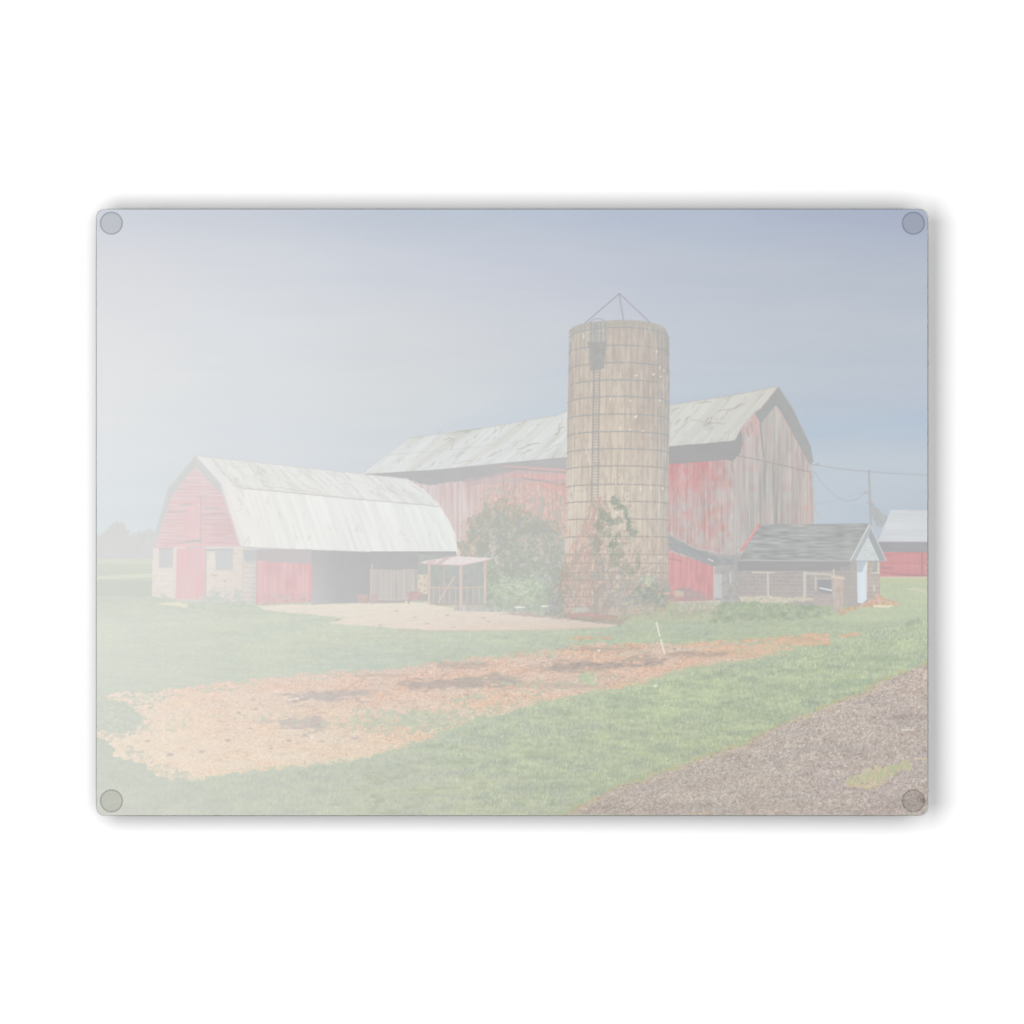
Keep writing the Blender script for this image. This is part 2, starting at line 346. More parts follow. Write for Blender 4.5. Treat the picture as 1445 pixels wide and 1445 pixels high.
poly([(1037,650),(1046,603),(1066,583),(1095,572),(1101,580),(1143,656),(1145,667),(1147,700),(1148,745),(1075,745),(1050,792),(1033,792)], gab, rid=R_BIG)
poly([(1046,606),(1065,583),(1073,600),(1074,618),(1050,612)], (211,184,181), .55, warp=2)
line([(1054,604),(1056,616)], 1.6, (176,171,172), .8); line([(1060,597),(1062,608)], 1.4, (178,172,172), .7); line([(1051,596),(1060,592)], 1.4, (225,205,200), .7)
line([(1097,576),(1120,612),(1141,652)], 3.5, T((213,186,182), L(6, 3, 3, 2)), .6)
line([(1144,670),(1146,740)], 4, T((202,183,178), L(6, 3, 9, 2)), .7)
for (x, y) in [(1117,634),(1124,642),(1130,640),(1070,620)]: blob(x, y, 3, 4, (203,178,176), .45, .8, 3, int(x))
poly([(944,629),(1037,621),(1046,604),(1048,622),(1046,638),(1034,651),(1025,649),(944,655)], T((175,175,175), L(1.5, 20, 8, 2)), warp=.5, rid=R_BIG)
line([(1037,650),(1039,690),(1037,778)], 1.6, (208,200,196), .6); line([(1033.5,655),(1036,668),(1037,700)], 1.4, (182,180,180), .6)
line([(1040,642.7),(1080,651),(1110,658),(1144,666.5)], 1.7, (178,175,174), .8)
line([(1072.5,597),(1075,620),(1077.8,645)], 1.6, (170,169,170), .9)
for i, (x, y) in enumerate([(1134,676),(1139,668),(1137,690),(1135,684)]): line([(x, y), (x, y + 9)], 1.4, (212,202,184), .6)
# overhangs of the gable
poly([(1098,545),(1074,576),(1065,582),(1073,598),(1095,572),(1102,581),(1143,657),(1148,652),(1144,630),(1118,576)], T((178,179,179), L(2, 8, 8, 1)), rid=R_BIG)
line([(1098.5,546),(1118.5,576),(1144.5,631)], 1.2, (186,186,188), .8)
# tin roof
ruv = quad_uv((579,618), (1098,545), (1037,621), (511,669))
roofL = T(G([511, 650, 800, 940, 1100], [545, 600, 670], [(224,226,224),(223,225,223),(221,222,219),(218,217,211),(215,214,208),
          (223,226,224),(221,224,222),(219,221,218),(216,216,211),(213,212,207),(225,228,226),(224,226,225),(218,221,219),(211,214,211),(210,211,207)]),
          stripes((-11,-10,-9), ruv, 150, 2.0, .1, 3, .5), L((5,5,5), .012, .4, 4, uv=ruv), L((-20,-18,-16), .016, .16, 7, th=.42, uv=ruv, oct=2), L((-6,-9,-14), .03, .5, 9, th=.3, uv=ruv))
poly([(511,669),(579,618),(630,610),(683,604),(740,594),(783,587),(800,580),(800,645),(700,654),(617,662.5)], roofL, rid=R_BIG)
poly([(944,572),(1000,563),(1050,555),(1098,545),(1074,576),(1065,581),(1046,604),(1037,621.5),(990,626),(944,630)], roofL, warp=.5, rid=R_BIG)
line([(579,618),(683,604),(740,594),(783,587),(800,580)], 1.0, (200,200,196), .7); line([(944,572),(1000,563),(1050,555),(1098,545)], 1.2, (196,192,186), .7)
line([(545,641.5),(600,638),(660,632),(740,622)], 1.0, (204,206,204), .6, jit=.6)
line([(648,609),(678,604.5)], 1.6, (196,194,184), .9)
line([(1098,545),(1074,576),(1065,581),(1046,604),(1037,621)], 1.4, (214,196,190), .75, jit=.5)
# rust scars
scar = [(954,598,960,592,3),(966,595,972,588,3),(985,569,1003,568,3),(1000,596,1006,588,2.6),(994,600,1003,596,5),(995,596,1000,590,3),(1004,597,1022,598,2.4),(1024,585,1028,578,2.4),(1030,580,1045,571,3),
        (1037,576,1050,570,2.2),(948,580,957,576,2.4),(975,592,995,597,1.6),(1012,581,1030,577,1.8),(1000,608,1006,603,2.6),(1025,562,1032,559,2.4),(730,635,760,625,2),(737,640,750,634,2.4),(745,628,756,626,1.6),
        (785,613,790,606,2.4),(788,606,796,602,1.8),(782,614,788,611,2),(770,637,792,625,1.3),(695,643,708,635,1.6),(625,621,640,619,2),(632,624,642,620,1.2),(688,645,700,638,1.6),(640,655,668,650,1.3)]
for i, (a, b, c, d, w) in enumerate(scar):
    line([(a, b), ((a+c)/2 + 1, (b+d)/2 - 1), (c, d)], w * .75, (190,186,180) if i % 3 else (195,184,174), .6, jit=1.0, seed=i)
for k in range(70):
    u = rng.rand(); v = rng.rand() ** 1.5
    x = (579+(1098-579)*u)*(1-v) + (511+(1037-511)*u)*v; y = (618-73*u)*(1-v) + (669-48*u)*v
    if (x < 798 or x > 948) and x < 1070: line([(x, y+1), (x + rng.uniform(1,6), y - rng.uniform(0,6))], rng.uniform(.7, 1.5), (192,186,178), .5, jit=.8, seed=k)

# ---- utility pole, wires, tree and the far red barn
poly([(1229,707),(1236,715),(1242,724),(1253,727),(1252,733),(1245,744),(1236,742),(1230,730)], T((187,190,190), L(5, 3, 3, 2)), warp=3, ws=4, rid=R_TREE)
line([(1226.2,664),(1227,690),(1229,741)], 3.0, (186,187,188), 1, rid=R_POLE)
curve([(1150,656),(1190,662),(1226,665.5),(1270,668.5),(1310,670.5)], 1.1, (183,182,187), .9)
curve([(1147,664),(1160,681),(1176,697),(1193,706.5),(1207,705),(1220,696)], 1.0, (186,188,194), .85)
curve([(1150,712),(1187,703.5),(1221,693.5)], 1.0, (188,192,198), .6)
line([(1145,657),(1155,654)], 2.4, (190,186,186), .9); blob(1222,695,4,3,(184,186,190),.8,.6,2,3); blob(1226,709,5,2,(186,187,190),.8,.5,2,5); line([(1230,712),(1233,711)], 2, (186,186,190), .8)
curve([(1147,660),(1148,690),(1149,720),(1147,742)], 1.2, (196,192,186), .6); curve([(1149,720),(1156,726),(1160,735)], 1.0, (204,196,192), .6); line([(1152,722),(1154,730)], 1, (200,190,188), .6)
poly([(1257,719.5),(1309,720),(1309,766),(1238,766)], T((211,214,217), L(3, 30, 2, 3), L((-3,-3,-3), 60, 9, 5)), rid=R_FAR)
rect(1238, 764.5, 1309, 780, T((176,176,178), L(2, 20, 4, 2)), rid=R_FAR)
rect(1241, 779, 1309, 815, T((210,166,169), L((5,3,3), 40, 2, 3), L((3,1,1), 3, 30, 6)), rid=R_FAR)
line([(1301.5,780),(1301.5,814)], 2, (184,160,166), .9); line([(1244,808),(1275,811),(1309,813)], 2, (182,160,166), .6); poly([(1242,798),(1262,801),(1258,804),(1242,803)], (186,162,168), .5)
rect(1240, 813.5, 1309, 816.5, (214,205,190), .9, warp=.6)
rect(1240, 817, 1309, 824, (203,205,184), .7, warp=1.5)

# ---- lean-to between silo and small shed
poly([(943,779),(1007,798),(1007,848),(943,850)], T((214,172,174), L((6,5,5), 2.4, 30, 3), L((-8,-4,-4), 9, 18, 5, th=.1)), rid=R_SHED)
line([(972,792),(974,830)], 2.5, (221,176,178), .7); line([(944,788),(962,792)], 1.6, (184,164,166), .8)
poly([(944,755),(960,762),(985,775),(1010,780),(1042,785),(1042,800),(1012,798),(1008,800),(944,775)], T((178,179,180), L((5,5,5), 8, 1.6, 3, ang=.45)), warp=.8, rid=R_SHED)
line([(946,755.5),(985,775),(1012,781)], 2.2, (198,196,194), .8, jit=.8); line([(1000,789),(1006,792)], 2, (226,222,220), .8)
for i in range(14): line([(1000+i*2.4, 776+i*.5), (1001+i*2.4, 782+i*.6)], .9, (212,206,202), .6)
poly([(1007,799),(1046,796),(1046,850),(1007,850)], T((192,190,188), L(6, 4, 9, 3), L(-8, 7, 6, 5, th=0)), rid=R_SHED)
rect(1008, 810, 1019, 844, T((203,203,201), L(4, 2, 30, 3)), .9); line([(1007.5,800),(1007.5,846)], 1.4, (214,208,204), .8)
line([(1029.5,809),(1031,822)], 1.6, (222,214,206), .8); line([(1018,825),(1028,820)], 1.3, (176,178,180), .8)
blob(1043,812,8,34,T((184,185,183), L(6,3,3,4)),.8,.7,5,3); blob(1033,835,10,12,T((188,186,180), L((8,5,2),3,3,4)),.7,.8,4,4)
blob(970,838,30,8,T((186,178,176), L((10,6,4),3,3,4)),.7,.9,5,5)

# ---- small block shed
poly([(1041,790),(1242,790),(1242,850),(1209,856),(1041,848)], T((189,184,181), L(3, 6, 4, 3)), rid=R_SHED)
rect(1041, 790, 1200, 806, T((177,176,177), L(1.5, 20, 5, 3)), warp=.8, rid=R_SHED)
for r in range(8):
    y = 806 + r * 5.6
    line([(1047, y), (1206, y + .6)], .9, (204,197,192), .55)
    for k in range(15):
        x = 1050 + k * 11.2 + (5.6 if r % 2 else 0)
        if x < 1207: line([(x, y), (x, y + 5.4)], .8, (205,198,193), .5)
poly([(1186,800),(1209,796),(1209,856),(1190,858)], T((191,186,182), L(3, 4, 4, 3)), .5)
poly([(1224,792),(1242,792),(1241,848),(1224,850)], T((196,186,180), L(6, 4, 4, 3)), .9)
for r in range(9): line([(1224, 797+r*6), (1241, 797+r*6)], .9, (212,200,190), .7)
rect(1233, 792, 1238, 806, (180,186,182), .8); line([(1239.5,794),(1239.5,808)], 2, (220,215,203), .9); line([(1231,808.5),(1241,808.5)], 1.8, (220,214,202), .9); line([(1233,825),(1234,834)], 1.4, (232,228,222), .8)
poly([(1209,791),(1224,791),(1223,846),(1217,852),(1210,850)], T((216,226,231), L((3,3,2), 4, 30, 3)), rid=R_SHED)
poly([(1209,791),(1224,791),(1219,800),(1217,807),(1209,808)], (191,200,208), .9); line([(1223,794),(1222.5,840)], 1.4, (226,214,204), .8)
sh_t = T((181,183,182), L((8,8,7), 13, 2.4, 3), L((10,10,9), 22, 3.0, 6, th=.1), L((-7,-7,-7), 16, 2.2, 9, th=.1))
poly([(1070,740),(1150,739.5),(1227,738),(1200,791),(1120,791),(1043,790)], sh_t, warp=.4, rid=R_SHED)
line([(1043,790.5),(1120,791.3),(1199,791.5)], 1.3, (203,203,200), .85)
line([(1071,741),(1060,757),(1047,776)], 4.2, T((215,168,170), L((6,10,10), 3, 3, 2)), .95); line([(1068,744),(1050,771)], 1.2, (228,200,198), .6)
poly([(1227,739),(1251,792),(1242,792),(1225,757),(1207,791),(1200,791)], T((187,193,197), L(3, 4, 4, 3)), rid=R_SHED)
poly([(1229,744),(1249,791),(1241,791),(1226,758)], (176,180,182), .8)
poly([(1225,757),(1241,791),(1207,791)], T((209,214,214), L(5, 5, 2, 3)), rid=R_SHED)
for k in range(7): line([(1222-k*2.3, 764+k*4), (1228+k*2, 764+k*4)], .7, (198,204,206), .6)
line([(1226.5,740.5),(1200,791)], 1.7, (222,220,214), .95); line([(1228,742),(1250.5,791)], 1.4, (214,210,202), .9); line([(1200,791.5),(1242,792)], 1.5, (182,188,190), .8)
# fence rails, post and rubble in front of it
line([(1062,807.6),(1092,808)], 2, (216,212,204), .95); line([(1083.5,808),(1084,840)], 2.8, (214,209,200), .95)
line([(1135.5,808),(1135.5,842)], 4.2, (211,208,202), .95); line([(1137,809),(1172,810.5)], 2.4, (214,210,200), .95)
poly([(1153,818),(1173,818),(1173,838),(1156,836)], (174,175,178), .95); line([(1151,814),(1151,832)], 2, (214,207,200), .9); line([(1151,816),(1172,816.5)], 1.6, (206,199,190), .9)
line([(1157.5,829.8),(1173,833)], 1.8, (236,236,234), .95); line([(1176.5,804),(1176.5,813)], 2.4, (214,208,192), .9)
poly([(1174,813),(1190.5,814),(1189,866),(1177,864)], T((203,193,186), L((6,5,4), 2.4, 14, 3), L(-6, 6, 4, 5, th=.1)), warp=.8, rid=R_SHED)
poly([(1172,811),(1191,814),(1191,818),(1173,816)], (219,207,192), .9, warp=.6); line([(1189.5,818),(1187,866)], 1.3, (214,190,172), .7)
poly([(1040,842),(1078,841),(1110,843),(1146,843),(1146,848),(1120,849),(1100,854),(1070,851),(1045,848)], T((216,209,193), L(9, 3, 2, 3), L(-14, 5, 2.5, 7, th=.2)), .85, warp=2, ws=5, wsy=3)
poly([(1146,842),(1175,840),(1175,862),(1148,856)], T((198,188,184), L(5,3,3,2)), .6, warp=2)
poly([(955,850),(1016,848),(1014,860),(957,863)], T((205,202,197), L(4, 2.4, 12, 3)), .95, warp=1); line([(955,850),(1016,848)], 2, (216,211,198), .9)
grn = lambda c: T(c, L((7,7,6), 3, 3, 3), L((8,10,2), 7, 5, 5, th=.2), L((-7,-6,-5), 10, 6, 8, th=0))
poly([(1008,862),(1018,852),(1040,848),(1075,850),(1110,852),(1150,852),(1172,858),(1174,868),(1120,874),(1060,877),(1000,879)], grn((182,189,177)), warp=4.5, ws=6)
for k in range(90):
    x = rng.uniform(1010, 1172); y = rng.uniform(850, 868)
    line([(x, y), (x + rng.uniform(-2, 2), y - rng.uniform(3, 8))], .9, (rng.uniform(182,200), rng.uniform(194,208), rng.uniform(172,186)), .55)
line([(1157,861),(1165,871)], 1.2, (206,212,210), .7); blob(1109,862,3,1,(222,224,214),.7)
poly([(1186,860),(1200,857),(1212,854),(1212,858),(1196,864),(1184,868)], T((214,186,170), L(9,3,2,3)), .9, warp=2.5, ws=4)
poly([(1215,852),(1232,846),(1238,838),(1250,845),(1262,848),(1270,854),(1240,857),(1215,857)], T((217,188,174), L((10,9,9),3,2,3)), .9, warp=2, ws=5, wsy=3)
poly([(1231,854),(1262,854),(1256,857.5),(1234,857.5)], (231,223,205), .9, warp=1)

# ---- silo
scx = lambda y: np.interp(y, [455, 640, 760, 870], [874, 872, 870, 868.5])
srx = lambda y: np.interp(y, [455, 480, 640, 760, 870], [70.5, 71, 72, 73, 73.5])
def silo_uv(x, y):
    t = np.clip((x - scx(y)) / srx(y), -.999, .999)
    return np.arcsin(t) / math.pi + .5, y
def silo_t(x, y):
    t = np.clip((x - scx(y)) / srx(y), -.999, .999)
    th = np.arcsin(t)
    base = G([800, 830, 870, 910, 944], [455, 520, 600, 700, 760, 860], [(193,191,185),(196,192,185),(199,191,183),(195,188,181),(186,185,181),
        (197,190,182),(201,192,183),(201,192,183),(197,188,181),(189,185,180),(202,193,184),(207,196,185),(206,196,184),(203,193,184),(192,188,183),
        (214,205,195),(216,206,194),(213,203,191),(211,202,191),(199,194,187),(216,206,196),(215,203,191),(213,203,192),(210,201,190),(199,193,186),
        (212,202,192),(211,200,190),(212,203,193),(208,199,190),(197,193,186)])(x, y)
    u = th / 0.127
    ln = np.clip(1 - np.abs(u - np.round(u)) * .127 * 71 * np.maximum(np.cos(th), .25) / 1.15, 0, 1)
    base += 2.5
    base -= (ln * (10 + 5 * noise(np.round(u) * 3.1, y / 25, 3)))[..., None] * np.array([1.05, 1.0, .85], np.float32)
    un = np.floor(u)
    base += (5.5 * noise(un * 7.7 + .5, y / 70 + un * 3.3, 5))[..., None] * np.array([1, .95, .8], np.float32)
    base += (3 * noise(x / 2.2, y / 12, 6) + 2.5 * noise(x / 9, y / 9, 9))[..., None]
    return base
def hoop_y(yc, t):
    sag = np.interp(yc, [462, 487, 584, 657, 707, 757, 870], [15, 12.5, 7.5, 5.5, 3.5, 1.5, 0])
    return yc + sag * (1 - np.sqrt(np.clip(1 - t * t, 0, 1)))
poly([(803.5,470),(803,466),(808,461.5),(818,457.5),(832,454.3),(855,452),(879,451.2),(902,452.3),(921,455.2),(934,459.5),(940,465),(943,474),(944.5,484),(945,560),(944,640),(943.5,700),
      (942.5,800),(942,850),(925,862),(880,868),(830,870),(797,864),(796,800),(797,756),(798.3,706),(800,640),(801,580),(802.5,500)], silo_t, rid=R_SILO)
poly([(803,471),(803,466),(808,461.5),(818,457.5),(832,454.3),(855,452),(879,451.2),(902,452.3),(921,455.2),(934,459.5),(941,466),(941,473),(925,464),(880,459),(830,462),(806,470)],
     T((190,188,183), L(3, 8, 3, 3)), .7)
for yc in [462, 487, 511.6, 536, 559.4, 584.3, 609, 633.3, 657.4, 683.5, 707.3, 732, 757, 782, 794.4, 807.7, 818.5, 831, 842, 856]:
    ts = np.linspace(-1, 1, 25)
    hc = (176,179,179) if yc < 640 else (179,176,174)
    line([(float(scx(yc) + t * srx(yc)), float(hoop_y(yc, t))) for t in ts], 1.7 if yc < 780 else 1.2, hc, .9, jit=.35, seed=int(yc))
for k in range(26):      # patches of damp and lost glaze
    x = rng.uniform(806, 940); y = rng.uniform(465, 700)
    blob(x, y, rng.uniform(3, 8), rng.uniform(2, 6), (186,182,176), .35, .9, 4, k, 1.5)
for (x, y, w, h) in [(823.7,475,1.6,9),(867,483,2,2),(927,496.5,2,4),(876,529,3,6),(922,528.5,3.4,4),(933,531,3,5),(937,523,2.4,3),(931,518,2,4),(822,566,2.6,3),(861.4,563.6,1.6,5),
        (890,565,3,4),(897.6,587.6,3.4,4),(874.6,604,2,3),(889.6,606,3,2.4),(907,608,3,1.8),(827.5,637.5,1.8,7),(869,685,2.4,3),(903.7,690,1.8,11),(918.6,688,1.8,6),(935,690,1.4,5),
        (813,710.6,3,2.6),(931,786,2.4,3),(935,786,1.8,3),(901,814,2.6,8),(916,811,2.6,6),(847,808.5,2.6,4),(838,809,3,2),(847,833,2.4,4),(841,733,2,3),(931,565,2.6,2.6),(898,530,3,2),(861,715,2.5,6),(870,722,2.4,8)]:
    blob(x, y, w * .7, h * .55, (234,229,218), .85, .8, 1.6, int(x), 2.5)
for q_, (c, a, sx, sy, sd, th) in enumerate([((184,180,174),.35,5,26,3,.15),((222,212,200),.35,3,20,8,.3),((176,174,170),.4,2,9,12,.42)]):
    poly([(803,470),(840,456),(900,454),(942,472),(943,700),(940,760),(798,756),(800,640)], c, a, seed=q_, mk=(sx, sy, sd, th))
# hatch chute, cage and ladder
poly([(829,482),(856,482),(855,487),(852,519),(846,522),(833,524),(832,500)], T((179,179,177), L(4, 5, 5, 2)), .93, warp=.9, ws=4)
poly([(833,455),(855,454),(856,484),(830,484)], (184,186,184), .5)
for x in (834, 838.5, 842, 848, 854): line([(x, 455), (x + .3, 484)], 1.1, (172,174,174), .85)
curve([(831,456),(838,450.5),(846,449.8),(853,452.5)], 1.1, (178,182,186), .85); line([(832,462),(854,460)], 1, (176,178,178), .7); line([(831,472),(854,470)], 1, (176,178,178), .7)
rx_ = lambda y: np.interp(y, [523, 705], [838, 834.6]); lx_ = lambda y: np.interp(y, [523, 705], [846.5, 843.6])
line([(838,522),(834.6,706)], 1.6, (176,175,174), .95); line([(846.5,519),(843.6,704)], 1.5, (177,176,175), .95)
y = 526
while y < 704:
    line([(float(rx_(y)), y), (float(lx_(y)), y - .4)], 1.1, (178,177,175), .85); y += 4.1
# tripod on top
for p in ([(873.8,414.5),(825.7,456)], [(873.8,414.5),(879.8,451.5)], [(874.5,414.5),(917.5,455.5)]): line(p, 1.5, (176,172,178), .95, rid=R_SILO)
line([(873.5,416),(874,444)], 1, (196,194,198), .7); blob(873.8,415,2.6,2,(170,172,182),.9)

# ---- creepers and shrubs on and around the silo
dg = lambda c: T(c, L((8,8,7), 2.6, 2.6, 3), L((9,12,4), 6, 5, 5, th=.2), L((-8,-7,-7), 8, 8, 8, th=0))
poly([(650,770),(660,745),(672,722),(682,706),(696,712),(712,704),(726,716),(744,716),(760,728),(775,726),(790,740),(798,750),(797,868),(776,868),(740,862),(690,856),(664,842),(652,815)],
     dg((192,195,190)), .9, warp=12, ws=10, rid=R_IVY, mk=(7, 7, 3, -.42))
CRP = [(690,690),(730,681),(798,684),(798,760),(740,748),(700,742),(672,790),(652,800),(656,750),(676,716)]
for q_, (c, a, sx, sy, sd, th) in enumerate([((224,196,186),.55,3.2,6,1,.08),((210,186,179),.6,2.4,5,4,.12),((233,208,196),.7,1.8,5,7,.15),((203,198,189),.7,2.2,6,9,.1),((220,178,172),.6,2.0,4,11,.25),((194,189,184),.6,1.8,7,13,.22)]):
    poly(CRP, c, a, warp=16, ws=13, seed=q_, mk=(sx, sy, sd, th))
for q_, (c, th) in enumerate([((196,194,188), .08), ((188,190,185), .2)]):
    poly([(668,740),(680,706),(700,690),(740,700),(797,700),(797,760),(700,770),(664,770)], c, .65, warp=12, ws=9, seed=q_ + 5, mk=(6, 9, 6 + q_, th))
for k in range(150):
    x = rng.uniform(656, 797); y = rng.uniform(690, 790)
    if x > 684 or y > 724:
        curve([(x, y), (x + rng.uniform(-2, 2), y + rng.uniform(4, 8)), (x + rng.uniform(-4, 4), y + rng.uniform(8, 16))], rng.uniform(.6, 1.1), [(229,202,190),(214,190,180),(205,198,188)][k % 3], .45, n=4)
SHR = [(672,722),(690,716),(712,722),(744,728),(775,738),(796,760),(796,862),(740,862),(690,856),(664,842),(655,815),(660,760)]
for q_, (c, a, sz, sd, th) in enumerate([((188,191,186),.8,7,2,-.05),((203,206,196),.5,3,5,.2),((190,192,190),.7,3.2,8,.12),((210,215,200),.5,2.2,11,.32),((186,189,187),.6,9,6,.1),((214,196,186),.5,2.4,3,.35)]):
    poly(SHR, c, a, warp=8, ws=9, seed=q_ + 2, mk=(sz, sz, sd, th))
blob(735,832,44,22,T((200,208,194), L((8,8,6), 2.4, 2.4, 3), L((-8,-7,-8), 7, 6, 8, th=0)),.85,.6,9,6,3)
for k in range(200):
    x = 735 + rng.normal()*22; y = 829 + rng.normal()*12
    blob(x, y, rng.uniform(1, 2.6), rng.uniform(1, 2), [(216,222,205),(192,200,188),(208,218,198)][k % 3], .6, .6, 2, k, 3)
for k in range(60): blob(rng.uniform(655, 780), rng.uniform(847, 862), 5, 2.5, (197,203,192), .55, .9, 3, k, 2.5)
blob(733,857,9,1.6,(236,236,234),.9,.4,4,2); blob(769,855.5,6,1.5,(234,234,232),.9,.4,4,3)
# silo creepers: red twigs
SCR = [(838,702),(850,700),(858,728),(874,748),(900,756),(938,760),(942,800),(941,866),(784,866),(788,810),(806,770),(822,738)]
SCL = [(838,706),(848,712),(850,760),(852,866),(782,866),(790,800),(808,766),(824,736)]
for q_, (P_, c, a, sx, sy, sd, th) in enumerate([(SCR,(203,187,179),.5,2.0,7,1,.2),(SCR,(186,180,174),.65,1.9,6,4,.16),(SCR,(218,196,184),.6,1.8,5,7,.2),(SCR,(192,178,172),.5,1.7,8,9,.25),
        (SCL,(208,184,176),.6,2.2,6,11,.12),(SCL,(192,174,169),.6,1.7,5,13,.14),(SCL,(220,192,180),.6,1.8,6,2,.15),(SCL,(188,182,176),.6,2.2,5,5,.15)]):
    poly(P_, c, a, warp=6, ws=8, seed=q_, mk=(sx, sy, sd, th))
for k in range(230):
    y = rng.uniform(700, 862)
    lo, hi = np.interp(y, [700, 740, 780, 866], [838, 822, 800, 784]), np.interp(y, [700, 740, 760, 866], [852, 872, 930, 940])
    if k % 3: hi = lo + (hi - lo) * np.interp(y, [700, 800, 866], [1, .6, .5])
    x = rng.uniform(lo, hi)
    c = [(208,182,174),(194,172,168),(218,194,182),(186,180,175)][k % 4]
    curve([(x, y), (x + rng.uniform(-3, 3), y + rng.uniform(3, 6)), (x + rng.uniform(-5, 5), y + rng.uniform(6, 13))], rng.uniform(.6, 1.1), c, .5, n=4)
for yc in [782, 794.4, 807.7, 818.5, 831, 842, 856]:
    line([(798, yc + 1), (840, yc), (900, yc), (940, yc + .6)], 1.0, (182,177,174), .5, jit=.6, seed=int(yc))
iv = dg((176,180,175))
for (x, y, rx, ry, a) in [(869,706,7,9,.9),(873,714,8,7,.8),(883,722,4.5,13,.9),(888,742,5,13,.9),(894,752,6,5,.85),(854,729,10,8,.9),(848,722,6,6,.75),(862,737,8,6,.85),(874,735,6,6,.7),(845,742,9,9,.6),
        (864,768,7,13,.85),(872,755,6,7,.6),(858,752,8,8,.5),(866,790,9,10,.55),(876,776,6,14,.5),(901,790,4,16,.5),(888,805,9,10,.35),(842,770,9,16,.4)]:
    blob(x, y, rx, ry, iv, a, .7, 4, int(x + y), 3, rid=R_IVY)
for k in range(110):
    x = rng.uniform(846, 896); y = rng.uniform(700, 770)
    if abs(x - np.interp(y, [700, 740, 770], [869, 866, 866])) < 30: blob(x, y, 1.7, 1.7, (202,208,192) if k % 2 else (190,178,170), .6, .5, 2, k, 3)
for q_, (c, a, sx, sy, sd, th) in enumerate([((184,184,180),.75,6,6,2,-.05),((190,178,172),.6,3,5,5,.12),((178,180,176),.7,3,3,8,.2),((206,200,186),.5,2,2.6,11,.32)]):
    poly([(836,800),(860,776),(884,790),(910,806),(944,822),(946,864),(900,872),(846,868),(834,840)], c, a, warp=9, ws=9, seed=q_, mk=(sx, sy, sd, th))
    poly([(784,830),(800,800),(822,770),(846,740),(852,800),(846,868),(782,870)], c, a * .7, warp=9, ws=9, seed=q_ + 3, mk=(sx, sy * 1.6, sd + 1, th + .12))
    poly([(944,838),(966,830),(1004,840),(1010,866),(946,872)], c, a * .6, warp=6, ws=6, seed=q_ + 6, mk=(sx * .7, sy * .7, sd, th + .1))
blob(918,842,30,17,dg((180,183,180)),.92,.6,6,6,3,rid=R_IVY); blob(888,850,24,14,dg((190,190,186)),.75,.7,6,9,3); blob(915,818,18,8,dg((199,206,190)),.7,.8,4,2)
blob(786,852,14,18,dg((187,187,185)),.85,.6,6,3,3); blob(930,822,10,20,(188,184,180),.5,.8,5,4)
for k in range(130):
    x = rng.uniform(862, 944); y = rng.uniform(812, 866)
    blob(x, y, rng.uniform(1, 3), rng.uniform(1, 3), [(200,206,190),(206,186,176),(180,182,180)][k % 3], .55, .8, 2, k, 3)
poly([(796,866),(830,864),(875,869),(884,872),(880,880),(840,878),(796,872)], T((192,180,178), L(6, 5, 2, 3)), .9, warp=1.6, ws=5)
line([(802,868),(832,868),(868,872)], 3, T((210,178,172), L(7,3,2,2)), .8, jit=1.2); blob(820,860,14,4,(208,212,206),.6,.9,3,3)
line([(806,874),(850,879),(876,882)], 2.2, (184,178,176), .7, jit=1)
for k in range(260):     # tawny weeds along the foot of the buildings
    x = rng.uniform(866, 1012); y = rng.uniform(858, 878) - (x > 950) * 2
    c = [(216,194,178),(208,202,182),(220,200,186),(196,200,184),(200,182,172),(190,190,182)][k % 6]
    line([(x, y), (x + rng.uniform(-3, 3), y - rng.uniform(3, 10))], rng.uniform(.7, 1.4), c, .5)
blob(941,837,5,2,(216,180,176),.9,.2,3,3); line([(937,838),(945,837)], 1, (226,214,210), .8); blob(958,838,9,6,(214,200,184),.8,.6,4,3); blob(948,853,8,8,(200,198,180),.6,.8,3,3)
for k in range(40): line([(rng.uniform(940,1010), rng.uniform(840,850)), (rng.uniform(940,1010), 846)], .7, (190,176,172), .2)

# ---- gambrel barn at the left
stone = T(G([214, 260, 343, 362], [772, 812, 855], [(233,225,220),(233,225,219),(229,220,214),(216,213,213),(235,226,219),(235,227,218),(230,221,213),(219,215,213),(232,224,218),(232,224,217),(226,218,212),(214,211,209)]),
          L((5,5,5), 7, 3.6, 3, oct=2), L((-7,-7,-5), 6, 2.6, 6, th=.35), L(3.5, 2, 2, 9))
poly([(215.5,772),(343,772),(362,776),(362,854),(343,849),(300,850),(214.5,842)], stone, rid=R_BARN)
for r in range(9):
    line([(216, 781 + r * 8), (342, 780 + r * 8)], .8, (218,210,202), .4, jit=1, seed=r)
    line([(343, 794 + r * 7), (361, 795 + r * 7)], 1.0, (200,197,193), .5, jit=.8, seed=r)
poly([(343,776),(362,776),(362,792),(345,793)], (204,206,206), .95); line([(343,775),(343,848)], 1.2, (213,206,198), .7)
gbl = T(G([216, 276, 336], [658, 715, 770], [(231,214,214),(230,212,212),(226,208,208),(232,209,210),(231,207,208),(228,204,205),(231,208,209),(231,204,205),(226,201,204)]),
        L((3,9,9), 18, 2.3, 3), L((-12,-8,-8), 22, 1.6, 7, th=.2), L((3,-3,-3), 3, 9, 5))
poly([(276,656),(306,688),(313,694),(337,769),(216,773),(222,752),(242,700)], gbl, rid=R_BARN)
for r in range(21):
    y = 672 + r * 4.7; xa = np.interp(y, [656, 700, 752, 773], [276, 243, 224, 218]); xb = np.interp(y, [656, 690, 770], [276, 310, 336])
    line([(xa, y), (xb, y + .5)], .9, (214,194,196), .5, jit=.5, seed=r)
poly([(265,711),(281.5,709),(281.5,764),(265,764)], T((233,205,205), L((2,5,5), 3, 20, 3)), .9)
